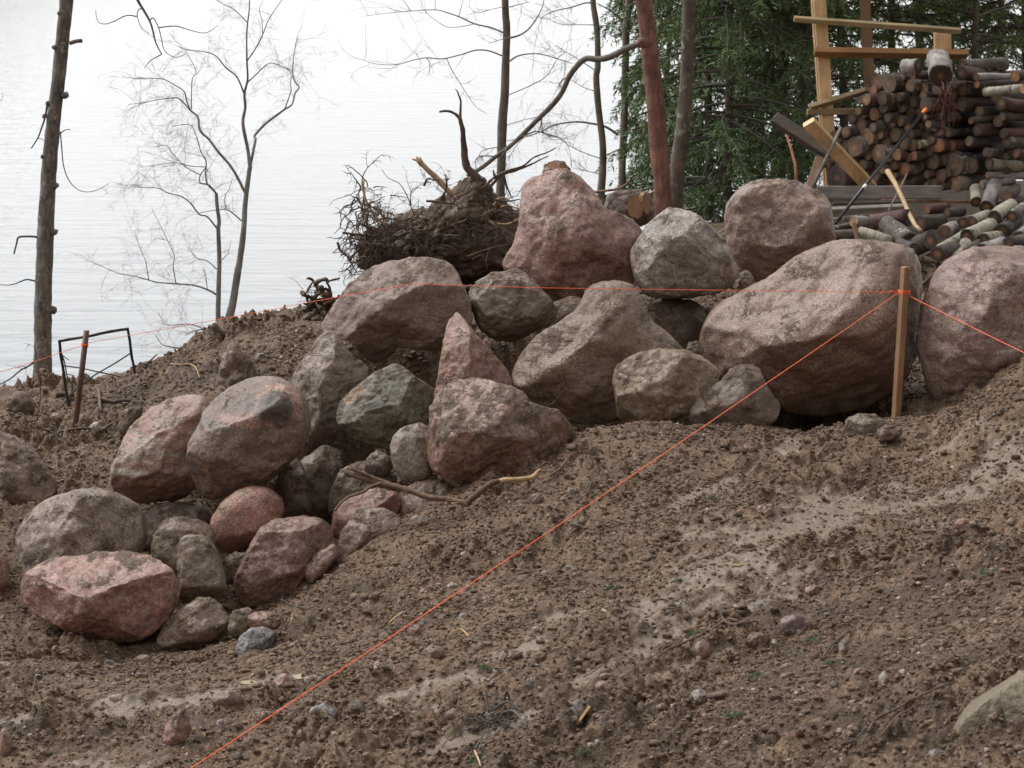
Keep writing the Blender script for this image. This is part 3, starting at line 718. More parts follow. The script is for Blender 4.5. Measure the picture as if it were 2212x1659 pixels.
boulder([(10,890),(18,862),(40,846),(58,852),(72,875),(70,895),(35,902)], 11.45,
 'brown earth caked stone on the crest at the foot of the left trunk', mt(brown), mud=.8, sub=4)
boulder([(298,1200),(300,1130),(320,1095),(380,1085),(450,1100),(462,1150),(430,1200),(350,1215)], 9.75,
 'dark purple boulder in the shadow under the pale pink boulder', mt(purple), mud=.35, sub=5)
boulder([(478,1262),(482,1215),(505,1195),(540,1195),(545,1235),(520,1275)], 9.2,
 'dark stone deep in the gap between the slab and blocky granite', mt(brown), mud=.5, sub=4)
boulder([(-50,1240),(-30,1200),(5,1195),(16,1225),(14,1265),(-10,1290),(-45,1285)], 9.0,
 'reddish stone cut off by the left edge beside the grey domed boulder', mt(red), mud=.25, sub=4)
boulder([(1480,760),(1490,742),(1510,738),(1522,752),(1515,775),(1490,780)], 10.5,
 'small stone in the dark crack left of the largest tan boulder', mt(brown), mud=.4, sub=4)
boulder([(1590,625),(1598,595),(1612,582),(1628,600),(1630,630),(1605,640)], 11.2,
 'small pale stone in the gap under the round pinkish boulder', mt(tan), mud=.4, sub=4)
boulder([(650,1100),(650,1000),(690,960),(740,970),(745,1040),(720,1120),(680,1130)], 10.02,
 'filler boulder added to close the dark hollow below the greenish boulder', mt(brown), mud=.4, sub=4)  # added filler, keeps the hollow dark in front of the bank
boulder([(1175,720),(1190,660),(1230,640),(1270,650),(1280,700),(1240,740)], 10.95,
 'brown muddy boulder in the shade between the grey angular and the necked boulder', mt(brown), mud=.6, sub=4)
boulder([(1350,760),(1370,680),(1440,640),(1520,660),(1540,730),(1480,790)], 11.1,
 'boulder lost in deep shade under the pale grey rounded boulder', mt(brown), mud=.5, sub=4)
boulder([(490,1362),(496,1330),(515,1318),(545,1318),(552,1340),(540,1368),(510,1378)], 8.6,
 'green tinged stone sunk in the soil beside the small brick shaped stone', mt(green, A=(.27,.26,.19)), mud=.45, sub=4)
# the stones by the stake, and the larger ones in the open mud
SG = 'stones lying in the mud'
smat = {k: RM(k, **v) for k, v in dict(pink=mt(pink), red=mt(red), grey=mt(grey, mud=.8), tan=mt(tan), green=mt(green, A=(.26,.24,.18)), blue=dict(A=(.25,.26,.275), B=(.18,.185,.195), mud=.7), pale=dict(A=(.48,.44,.38), B=(.36,.32,.27), mud=.7), ochre=dict(A=(.205,.175,.108), B=(.155,.132,.08), mud=.6, speck=.5), brown=mt(brown)).items()}
def stone(outline, Y, mat, label, **k):
    stone.n += 1
    kw = dict(seed=200 + stone.n * 3, sub=5, mud=.2, ncut=5); kw.update(k)
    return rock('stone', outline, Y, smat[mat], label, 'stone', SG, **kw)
stone.n = 0
stone([(1825,925),(1832,903),(1855,893),(1885,895),(1908,905),(1917,918),(1900,935),(1870,945),(1838,950)], 9.75, 'green', 'grey green rounded stone in front of the foot of the tall stake')
stone([(1892,938),(1905,923),(1925,920),(1942,926),(1948,938),(1930,952),(1905,955)], 9.55, 'tan', 'smaller brown stone touching the foot of the tall stake', mud=.4, sub=4)
stone([(510,1405),(518,1375),(540,1357),(570,1355),(595,1368),(590,1390),(560,1415),(530,1432),(512,1430)], 8.25, 'blue', 'dark blue grey stone under the small brick shaped stone', mud=.05, cuts=[(.1,.4,.9,.7)])
stone([(534,1350),(538,1328),(560,1321),(602,1326),(609,1340),(606,1358),(570,1362),(540,1358)], 8.4, 'red', 'small reddish brick shaped stone resting on dark blue grey stone', box=.95, mud=.3, cuts=[(0,.9,.45,.7)])
stone([(2055,1625),(2060,1580),(2078,1550),(2110,1522),(2150,1496),(2212,1458),(2300,1440),(2380,1480),(2360,1580),(2250,1650),(2120,1680)], 5.75, 'ochre', 'large yellowish grey stone half buried at the lower right corner', sub=6, mud=.02, amp=.4, depth=.7, cuts=[(-.1,.5,.85,.55)], ncut=2)
stone([(665,1555),(672,1530),(700,1518),(718,1522),(726,1545),(712,1562),(685,1575)], 7.1, 'blue', 'blue grey wedge of stone just below the orange string', mud=.0, cuts=[(.2,.5,.8,.7)], box=.9)
stone([(348,1605),(356,1570),(370,1548),(392,1534),(408,1550),(413,1580),(400,1600),(372,1612)], 7.05, 'red', 'upright red granite stone in the mud at lower left', mud=.25, cuts=[(-.5,.2,.8,.7),(.6,.2,.7,.75)])
def blob(U, V, w, h, seed):
    rs = random.Random(seed); n = 12; o = []
    for k in range(n):
        a = 2 * math.pi * k / n
        r = rs.uniform(.82, 1.08)
        o.append((U + math.cos(a) * w / 2 * r, V + math.sin(a) * h / 2 * r))
    return o
SMALL = [(490,1512,75,34,'tan','flat tan stone at the edge of the pale wet slick, lower left'),(568,1549,44,24,'pink','small pinkish stone touching the orange string near the bottom'),
(611,1478,46,36,'pink','pale pink stone left of the orange string, lower left'),(672,1469,34,18,'pale','small whitish chip between pink stone and orange string'),
(941,1411,46,30,'tan','long oval tan pebble right of the orange string'),(904,1127,42,26,'pale','whitish flat stone at the soil edge under the root branch'),
(1005,1199,26,14,'pale','pale pebble on the soil just left of the orange string'),(976,1266,28,14,'pale','pale oval pebble lower down beside the orange string'),
(1354,1331,24,20,'tan','round tan pebble like an egg in the middle of the tracks'),(1515,1405,42,46,'pink','granular pink stone below the long thin branch'),
(1638,1381,48,26,'tan','domed tan stone right of the forked thin branch'),(1672,1391,20,16,'pale','small pale stone beside the domed tan stone'),
(1720,1352,78,40,'purple','mottled purple stone sunk beside dark twigs at right'),(1823,1403,24,36,'grey','upright grey brown stone in a split clod'),
(1911,1469,22,34,'pale','pale upright chip on the dark heap at right'),(1250,1537,26,38,'blue','dark grey stone near the yellow wood splinter'),
(1510,1505,42,34,'grey','lichen grey stone on the dark heap at bottom'),(1302,1484,36,22,'red','reddish stone under the thin branch'),
(897,1364,32,24,'pink','pink pebble right beside the orange string'),(913,1345,12,16,'blue','tiny blue white pebble by the string'),
(957,1336,18,16,'tan','small ochre pebble near the yellowish root'),(1001,1331,18,12,'blue','bluish pebble above the yellowish root'),
(1141,1384,18,14,'pale','pale square chip in the middle of the mud'),(1236,1060,26,10,'grey','thin grey flake beside the string halfway up'),
(815,1437,14,16,'pale','whitish round pebble right of the string'),(1160,1080,30,26,'brown','earthy round stone on the slope above the string'),
(1535,1075,22,14,'grey','small grey stone on the upper slope'),(1618,970,36,20,'red','reddish stone on the flat below the largest boulder'),
(1690,865,8,8,'red','tiny red pebble at the foot of the tan boulder'),(1760,895,24,12,'grey','grey flake left of the stone by the stake'),
(1990,1000,34,18,'pink','dull pink stone right of the stake on the flat'),(1662,1105,34,28,'pink','pinkish stone at the upper edge of the pale track'),
(2080,1134,38,22,'red','red brown stone at the top of the dark heap'),(2190,1128,30,16,'tan','light tan stone at the right edge on the dark heap'),
(2000,1180,28,22,'brown','brown stone on the dark heap below the thin twigs'),(2090,1325,26,20,'brown','brown lump of stone near the dark hollow at right'),
(1755,1275,40,18,'pink','flat pink flake on the slope of the dark heap'),(1640,1310,22,14,'blue','blue grey pebble left of the dark twigs'),
(1588,1312,14,12,'pale','pale pebble on the slope by the forked branch'),(1700,1440,24,14,'pale','pale chip on lower heap'),
(1740,1605,34,20,'tan','tan stone near the bottom of the right heap'),(1540,1580,24,18,'grey','grey pebble at the bottom beside green sprig'),
(1945,1590,26,18,'pale','white pebble left of the large yellowish stone'),(2020,1630,30,20,'blue','blue white pebble near the bottom right'),
(1985,1500,20,16,'pink','pink pebble just above the fork of the dark twigs'),(1850,1535,22,22,'red','reddish lump at the end of the dark forked twig'),
(250,1510,30,20,'pale','pale pebble at the left end of the wet slick'),(12,1532,34,26,'brown','dark round stone at the left edge in wet mud'),
(10,1610,30,60,'red','red stone cut by the left edge near the bottom'),(308,1423,38,14,'pale','pale flat pebble below the flat topped boulder'),
(236,1432,26,12,'blue','dark flake below the flat topped boulder'),(120,1402,14,10,'pale','tiny white pebble at lower left on the mud'),
(8,1440,36,20,'grey','grey pebble cut by the left edge above the slick'),(305,1460,30,16,'brown','brown pebble on the mud above the wet slick'),
(650,1585,20,14,'red','small red pebble at the string near the bottom'),(480,1565,30,14,'grey','grey flake right of the red granite stone'),
(975,1545,34,26,'brown','brown stone left of the dark root tangle'),(1060,1550,28,22,'grey','grey stone left above the dark root tangle'),
(1130,1560,24,20,'pale','pale round stone right above the dark root tangle'),(1150,1480,44,30,'blue','bluish stone sunk in wet mud mid bottom'),
(770,1530,40,34,'grey','grey stone sunk in mud right of the blue wedge'),(230,890,16,10,'blue','bluish pebble on the bank near the reddish stake'),
(205,925,28,22,'pale','whitish stone just right of the reddish stake foot'),(120,905,34,22,'pink','pink stone between left trunk and reddish stake'),
(562,775,24,22,'blue','blue grey cobble on the bank above the dark banded boulder'),(586,733,8,8,'blue','tiny pebble high on the bank')]
smat['purple'] = RM('violet', A=(.27,.21,.24), B=(.2,.15,.15), C=(.36,.24,.16), cth=.58)
for i, (U, V, w_, h_, mk_, lb) in enumerate(SMALL):
    g = G(U, V + h_ * .35)
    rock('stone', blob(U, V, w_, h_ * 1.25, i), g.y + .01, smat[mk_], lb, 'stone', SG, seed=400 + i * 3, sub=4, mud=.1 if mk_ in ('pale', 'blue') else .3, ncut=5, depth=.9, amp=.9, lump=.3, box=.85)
# ------------------------------------------------------------------ crumbs of soil and gravel nobody could count
def scatter(name, n, mat, rmin, rmax, pw, seed, keep_slick, label, cat, lo=1, over=3):
    rs = np.random.RandomState(seed)
    x = rs.uniform(-2.7, 2.7, n * over); y = rs.uniform(5.2, 12.4, n * over)
    ok = np.abs(x) < .245 * y + .12
    tm = bil(GX, GY, TM, x, y)
    ok &= (rs.rand(n * over) > tm * (1 - keep_slick))
    cl_ = fbm(np.stack([x * 2.2, y * 2.2, np.zeros(len(x))], 1), seed, 3)
    ok &= rs.rand(n * over) < .30 + 1.1 * sstep(-.1, .4, cl_)
    x, y = x[ok][:n], y[ok][:n]; n = len(x)
    r = rmin + (rmax - rmin) * rs.rand(n) ** pw
    z = bil(GX, GY, Z, x, y) + r * rs.uniform(-.35, .3, n)
    v, f = ico(lo)
    vars_ = []
    for k in range(16):
        q = v.copy() * (1 + .55 * noise(v * 1.3 + k * 5.1, k) [:, None] + .85 * noise(v * 2.9 + k, k + 40)[:, None])
        a = rs.rand(3) * 6.28
        q = q * np.array([1, rs.uniform(.6, 1), rs.uniform(.45, .9)])
        ca, sa = np.cos(a[0]), np.sin(a[0]); q = q @ np.array([[ca, -sa, 0], [sa, ca, 0], [0, 0, 1]])
        ca, sa = np.cos(a[1] * .2), np.sin(a[1] * .2); q = q @ np.array([[1, 0, 0], [0, ca, -sa], [0, sa, ca]])
        vars_.append(q)
    vars_ = np.array(vars_)
    pick = rs.randint(0, 16, n)
    V_ = vars_[pick] * r[:, None, None] + np.stack([x, y, z], 1)[:, None, :]
    F_ = f[None] + (np.arange(n) * len(v))[:, None, None]
    tint = np.repeat(rs.rand(n), len(v))
    o = np_mesh(name, V_.reshape(-1, 3), F_.reshape(-1, 3), mat, attrs={'tint': tint}, smooth=lo > 0)
    return tag(o, label, cat, kind='stuff')
def tint_mat(name, cols, rough=.6):
    m, t, b = newmat(name)
    at = nd(t, 'ShaderNodeAttribute', attribute_name='tint')
    cr = t.nodes.new('ShaderNodeValToRGB'); e = cr.color_ramp
    e.elements[0].position = 0; e.elements[0].color = c4(cols[0]); e.elements[1].position = 1; e.elements[1].color = c4(cols[-1])
    for i, c in enumerate(cols[1:-1]):
        k = e.elements.new((i + 1) / (len(cols) - 1)); k.color = c4(c)
    t.links.new(at.outputs['Fac'], cr.inputs[0])
    tc = nd(t, 'ShaderNodeTexCoord')
    n1 = nz(t, tc.outputs['Object'], 160.0, 3, .6); n2 = nz(t, tc.outputs['Object'], 40.0, 4, .6)
    col = mix(t, .7, cr.outputs[0], mix(t, ramp(t, n1, .35, .65), (.6, .6, .6), (1.4, 1.38, 1.35)), 'MULTIPLY')
    t.links.new(col, b.inputs['Base Color']); b.inputs['Roughness'].default_value = rough
    t.links.new(bump(t, mth(t, 'ADD', n1, n2), .008, .9), b.inputs['Normal'])
    return m
SOILS = [(.090,.055,.033),(.158,.101,.062),(.120,.075,.046),(.20,.133,.084),(.142,.090,.056),(.25,.174,.114)]
scatter('soil_crumbs', 190000, tint_mat('crumbs', SOILS), .0020, .0115, 2.2, 11, .24, 'crumbs of brown muddy soil strewn over the slope', 'soil', 0)
scatter('soil_clods', 19000, bpy.data.materials['crumbs'], .005, .024, 3.0, 14, .10, 'lumpy clods of brown soil lying on the slope', 'soil', 1)
scatter('gravel', 5200, tint_mat('gravel', [(.30,.26,.22),(.38,.23,.18),(.22,.215,.21),(.44,.39,.33),(.30,.19,.15),(.26,.22,.18)], .5), .003, .013, 2.6, 12, .5, 'fine mixed gravel scattered through the mud', 'gravel', 2)

# ------------------------------------------------------------------ log stack, lumber rack and tools at upper right
bk_dark = bark_mat('bark_dark', (.085,.064,.052), (.034,.026,.022), (.23,.25,.20), .585)
bk_red = bark_mat('bark_red', (.125,.062,.052), (.055,.032,.028), (.2,.19,.16), .63)
bk_birch = bark_mat('bark_birch', (.38,.35,.275), (.17,.15,.115), (.06,.05,.045), .56, ring=1, depth=.003)
bk_lichen = bark_mat('bark_lichen', (.13,.105,.085), (.055,.044,.037), (.34,.36,.30), .53)
bk_grey = bark_mat('bark_grey', (.33,.30,.28), (.17,.15,.14), (.09,.08,.075), .62)
ct_old = cut_mat('cut_weathered', (.15,.105,.072), (.10,.07,.05), (.20,.13,.08))
ct_or = cut_mat('cut_orange', (.29,.145,.075), (.20,.10,.052), (.32,.165,.085))
ct_dark = cut_mat('cut_dark', (.065,.048,.038), (.045,.033,.027), (.22,.12,.06))
ct_tan = cut_mat('cut_tan', (.25,.165,.10), (.18,.118,.072), (.30,.20,.12))
ct_pale = cut_mat('cut_pale', (.62,.44,.28), (.52,.36,.22), (.60,.42,.27))
LOGS = 'logs of the firewood stack'
rl = random.Random(77)
def log(p, d, L, r, bark, cut, label, group=LOGS, squash=1.0, far=False, name='log'):
    d = Vector(d).normalized()
    me = bpy.data.meshes.new(name); n = 16; rows = 6
    vs = []; ph = rl.uniform(0, 6); bend = rl.uniform(-.02, .02) * L
    pr = [1 + rl.uniform(-.05, .05) for _ in range(n)]
    for i in range(rows):
        z = L * i / (rows - 1); bx = bend * math.sin(math.pi * i / (rows - 1))
        for j in range(n):
            a = 2 * math.pi * j / n
            k = r * pr[j] * (1 + .03 * math.sin(3 * a + ph + i) + rl.uniform(-.02, .02)) * (1 + .05 * math.sin(ph + i * 1.3))
            vs.append((math.cos(a) * k + bx, math.sin(a) * k * squash, z))
    fs = [(i * n + j, i * n + (j + 1) % n, (i + 1) * n + (j + 1) % n, (i + 1) * n + j) for i in range(rows - 1) for j in range(n)]
    fs.append(tuple(reversed(range(n)))); fs.append(tuple((rows - 1) * n + j for j in range(n)))
    me.from_pydata(vs, [], fs); me.materials.append(bark)
    me.polygons.foreach_set('use_smooth', [True] * (len(fs) - 2) + [False, False])
    o = bpy.data.objects.new(name, me); COL.objects.link(o)
    o.location = p; o.rotation_mode = 'QUATERNION'; o.rotation_quaternion = d.to_track_quat('Z', 'Y')
    tag(o, label, 'log', group)
    ends = [(0, -1)] + ([(L, 1)] if far else [])
    for (z, sgn) in ends:
        base = 0 if z == 0 else (rows - 1) * n
        cv = []; cf = []
        for ring, (q, dzz) in enumerate(((.96, .0015), (.93, .005), (.4, .005 + rl.uniform(-.002, .002)))):
            for j in range(n):
                x, y, _ = vs[base + j]
                cv.append((x * q, y * q, sgn * dzz))
        cv.append((sum(v[0] for v in vs[base:base + n]) / n, 0, sgn * .005))
        for ring in range(2):
            for j in range(n):
                f4 = (ring * n + j, ring * n + (j + 1) % n, (ring + 1) * n + (j + 1) % n, (ring + 1) * n + j)
                cf.append(f4 if sgn > 0 else f4[::-1])
        for j in range(n):
            f3 = (2 * n + j, 2 * n + (j + 1) % n, 3 * n)
            cf.append(f3 if sgn > 0 else f3[::-1])
        m2 = bpy.data.meshes.new('cut_face'); m2.from_pydata(cv, [], cf); m2.materials.append(cut)
        c = bpy.data.objects.new('cut_face', m2); COL.objects.link(c); c.parent = o; c.location = (0, 0, z)
    return o
def S3(zx, zy): return 1404 + .3652 * zx, .3652 * zy       # detail sheets
def S10(zx, zy): return 1671.8 + .2441 * zx, .2441 * zy
AX = Vector((math.sin(R(48)), math.cos(R(48)), -.01))
def stackY(U): return 15.75 - .30 * (U - 1800) / 305.0
ENDS = [(915,730,90,150),(1022,740,85,165,'tan'),(1212,760,60,115,'tan'),(1330,785,80,110,'tan'),(1325,850,90,90,'tan'),(820,880,80,110,'tan'),(955,870,60,130),(1020,880,60,115),(1145,860,95,145),(1235,900,60,105),(750,985,60,80,'or'),(890,1010,62,130,'or'),(970,950,50,115),(1060,990,78,120),(1010,1040,80,100),(1190,990,60,95),(1275,970,78,130),(690,1050,55,105),(765,1110,60,150),(640,1170,100,115),(825,1215,112,165,'tan'),(720,1300,102,200),(930,1115,60,115),(990,1120,75,115),(1125,1070,85,105),(940,1195,55,85,'tan'),(1075,1195,82,140,'tan'),(1165,1180,50,95,'or'),(1215,1190,55,85),(990,1255,58,105),(1150,1270,78,125),(1225,1285,75,115),(1330,1230,78,130),(1395,1240,50,85),(1470,1170,62,88),(1420,1130,60,90),(835,1370,76,100,'tan'),(930,1360,92,190),(1040,1350,54,115,'or'),(1090,1370,46,112,'tan'),(1195,1395,54,80,'or'),(1240,1380,50,88,'or'),(1285,1280,46,84),(1370,1330,74,120),(1465,1285,92,135,'or2'),(1570,1290,72,115,'or2'),(1405,1430,112,155),(1495,1405,78,130),(860,1490,88,118,'or'),(790,1460,74,112),(1010,1470,82,130),(1060,1460,42,92),(1155,1495,82,126,'or'),(1280,1460,82,130,'tan'),(900,1570,50,92),(945,1590,46,92,'tan'),(1110,1570,50,112,'or'),(1065,1560,50,76),(1355,1545,64,76),(1480,1555,78,130),(1215,1600,64,94),(1130,1630,64,84),(660,1560,64,130),(530,1195,84,70),(700,1440,70,110),(760,1570,60,100),(1290,1590,70,90),(1420,1620,70,90),(1355,1640,60,70),(640,1290,70,110),(600,1400,70,120),(1290,1130,60,90),(1340,1050,66,90),(1100,860,50,90),(880,800,55,90,'or'),(1420,1040,60,90),(1500,1080,60,80),(1550,1180,60,80),(1540,1530,60,90),(1480,1650,60,80),(1240,1180,50,80),(880,1130,50,90),(1000,1350,50,90),(1320,1400,60,90),(1180,1120,50,70),(620,1490,60,100),(1130,1380,46,90),(960,1500,46,90)]
kinds = {'': ('dark weathered end', ct_old), 'tan': ('lighter tan end', ct_tan), 'or': ('rusty orange end', ct_or), 'or2': ('bright orange end', ct_or)}
for i, e in enumerate(ENDS):
    k = e[4] if len(e) > 4 else ''
    U, V = S10(e[0], e[1]); Y = stackY(U) + rl.uniform(-.07, .07)
    r = mpp(U, V, Y) * e[3] * .2441 / 2 * .95
    nm, ct = kinds[k]
    lb = {'': 'dark log with a weathered brown end face in the firewood stack', 'tan': 'log with a lighter tan end face in the firewood stack', 'or': 'log with a rusty orange end face in the firewood stack', 'or2': None}[k]
    gp = {'': 'dark ended logs of the stack', 'tan': 'tan ended logs of the stack', 'or': 'rusty ended logs of the stack', 'or2': LOGS}[k]
    if k == 'or2': lb = 'bright orange ended log, ' + ('left of a similar one with dark red bark' if e[0] < 1500 else 'with dark red bark running right')
    d = AX + Vector((rl.uniform(-.06, .06), rl.uniform(-.06, .06), rl.uniform(-.03, .03)))
    log(P(U, V, Y), d, rl.uniform(.55, .8) if e[0] < 1350 else .5, r, bk_red if (k == 'or2' or rl.random() < .2) else rl.choice((bk_dark, bk_dark, bk_lichen)), ct, lb, gp)
ells = [(e[0], e[1], e[3] * .34, e[3] * .5) for e in ENDS] + [(560,1570,90,115),(1600,1465,70,95),(1610,1620,46,70),(1665,790,56,58)]
poly = [(600,1180),(690,1010),(790,840),(880,700),(1060,670),(1300,720),(1420,780),(1450,1000),(1400,1100),(1540,1200),(1650,1400),(1550,1640),(480,1650),(480,1480)]
def inpoly(x, y):
    c = False
    for (x0, y0), (x1, y1) in zip(poly, poly[1:] + poly[:1]):
        if (y0 > y) != (y1 > y) and x < (x1 - x0) * (y - y0) / (y1 - y0) + x0: c = not c
    return c
for k in range(9000):
    x, y = rl.uniform(470, 1660), rl.uniform(660, 1660); hgt = rl.uniform(46, 96) if k > 4000 else rl.uniform(70, 110)
    if not inpoly(x, y): continue
    a_, b_ = hgt * .34, hgt * .5
    if any(((x - ex) / (a_ + ea)) ** 2 + ((y - ey) / (b_ + eb)) ** 2 < .74 for ex, ey, ea, eb in ells): continue
    ells.append((x, y, a_, b_)); U, V = S10(x, y); Y = stackY(U) + rl.uniform(.0, .12)
    log(P(U, V, Y), AX + Vector((rl.uniform(-.06, .06), rl.uniform(-.06, .06), rl.uniform(-.03, .03))), .55, mpp(U, V, Y) * hgt * .2441 / 2, rl.choice((bk_dark, bk_dark, bk_lichen)), ct_old, 'dark log with a weathered brown end face in the firewood stack', 'dark ended logs of the stack')
big = [(560,1570,180,230,'thick dark log at the lower left corner of the stack beside the rack post',ct_dark,bk_dark),(1600,1465,155,190,'thickest dark ended log at the lower right of the stack',ct_old,bk_lichen),(1610,1620,92,140,'log with pale ringed end lying right on the grey beam end',ct_tan,bk_grey),(1665,790,112,115,'upper log with dark round end below the big grey billet',ct_old,bk_dark)]
for (a, b_, w_, h_, lb, ct, bk) in big:
    U, V = S10(a, b_); Y = stackY(U) - .03
    log(P(U, V, Y), AX, .6, mpp(U, V, Y) * h_ * .2441 / 2, bk, ct, lb)
# logs seen from the side: (left end, right end, diameter) on the detail sheet, bark, label
SIDE = [(1500,398,1585,392,88,'grey','ct_dark','short thick log lying on top of the stack left of the big grey billet',.06,1),
(1560,450,1690,452,38,'red','ct_tan','thin log under the big grey billet',.15,0),
(1850,392,2095,378,82,'lichen','ct_dark','lichen flecked log on the very top of the stack at right',.30,0),
(1840,432,1960,436,86,'red','ct_dark','dark red log just below the lichen flecked top log',.25,0),
(1930,455,2160,456,46,'grey','ct_old','slim grey banded log near the stack top at right',.25,0),(2160,452,2300,430,66,'dark','ct_or','log with orange end at the right edge near the stack top',.2,0),
(1935,500,2185,488,46,'dark','ct_or','slim dark log above the pale lichen log',.22,0),(1985,545,2205,525,58,'birch','ct_pale','pale whitish log high at the right side of the stack',.18,1),
(1845,612,2065,625,88,'red','ct_old','dark red barked log below the pale whitish one',.30,0),(1635,622,1800,632,88,'dark','ct_old','dark log behind the orange tip of the black pole',.25,0),
(2080,612,2260,640,84,'red','ct_dark','dark red log at the right edge, second below the pale whitish one',.2,0),(1700,520,1860,560,75,'lichen','ct_old','lichen spotted log right of the big grey billet foot',.22,0),
(1630,690,1800,690,34,'red','ct_old','thin red log just right of the orange pole tip',.2,0),(1650,735,1800,742,46,'lichen','ct_old','pale lichen log below the thin red log',.2,0),
(1900,715,2085,690,44,'lichen','ct_dark','slightly tilted lichen log at the right of the stack',.22,0),(2085,690,2260,690,54,'dark','ct_old','dark log right of the tilted lichen log',.2,0),
(1940,768,2095,762,78,'red','ct_dark','stout dark red log with a black end',.25,0),(1720,775,1965,835,66,'lichen','ct_old','long greenish lichen log slanting down to the right',.3,0),
(2095,790,2250,790,68,'red','ct_old','dark red log at the right edge in the middle of the stack',.2,0),(1890,835,2065,862,62,'dark','ct_old','dark log end on the slanting lichen log',.2,0),
(2110,842,2260,850,72,'lichen','ct_dark','mossy log at the right edge above the greenish ones',.2,0),(1990,900,2150,922,58,'lichen','ct_old','greenish thin log at right in the lower half of the stack',.2,0),
(2170,905,2260,930,56,'red','ct_or','short orange ended log at the right edge',.12,0),(2010,968,2185,985,68,'birch','ct_dark','white and black birch log on the right of the stack',.18,0),
(2000,1036,2215,1040,46,'grey','ct_old','grey log right above the split grey plank piece',.2,0),(1965,1092,2150,1068,52,'grey','ct_pale','split grey piece of wood with a flat upper face',.1,0),
(1780,690,1930,705,60,'dark','ct_old','dark log half hidden behind rusty twigs',.3,0),(1800,930,1985,950,90,'lichen','ct_old','lichen log above the thickest dark ended log',.35,0),(2060,720,2240,745,70,'dark','ct_old','dark log in the shade between red logs at right',.3,0),
(2080,1000,2260,1015,80,'dark','ct_old','dark log at the right edge behind the birch log',.35,0),(2060,880,2240,890,80,'dark','ct_old','dark log deep in the right side of the stack',.4,0),(1950,660,2240,662,70,'dark','ct_old','dark log in the shade under the dark red log',.4,0),(1780,560,1990,575,70,'dark','ct_old','dark log in the gap above the dark red log',.4,0),
(2050,570,2260,575,76,'dark','ct_old','dark log under the pale whitish log',.4,0),(1700,860,1900,880,80,'dark','ct_old','dark log buried behind the bright orange ended logs',.5,0),(1900,980,2080,1000,90,'dark','ct_old','dark log behind white and black birch log',.5,0)]
bks = dict(grey=bk_grey, red=bk_red, lichen=bk_lichen, dark=bk_dark, birch=bk_birch)
cts = dict(ct_dark=ct_dark, ct_tan=ct_tan, ct_old=ct_old, ct_or=ct_or, ct_pale=ct_pale)
for (x0, y0, x1, y1, dia, bk, ct, lb, dep, mode) in SIDE:
    U0, V0 = S3(x0, y0); U1, V1 = S3(x1, y1)
    Y0 = stackY(U0) - .12 + (.1 if dep > .28 else 0); Y1 = Y0 + dep
    if mode: Y1 = Y0 - dep * 1.2
    p0 = P(U0, V0, Y0); p1 = P(U1, V1, Y1)
    log(p0, p1 - p0, (p1 - p0).length, mpp(U0, V0, Y0) * dia * .3652 / 2, bks[bk], cts[ct], lb, far=bool(mode))
for k in range(26):
    U, V = S3(rl.uniform(1830, 2150), rl.uniform(420, 1020)); Y = stackY(U) + rl.uniform(.3, .5); p0 = P(U, V, Y)
    log(p0, Vector((1, rl.uniform(.2, .6), rl.uniform(-.04, .04))), rl.uniform(.4, .6), rl.uniform(.04, .055), rl.choice((bk_dark, bk_red)), ct_dark, 'dark log lying deep inside the right half of the stack', 'logs deep inside the stack')
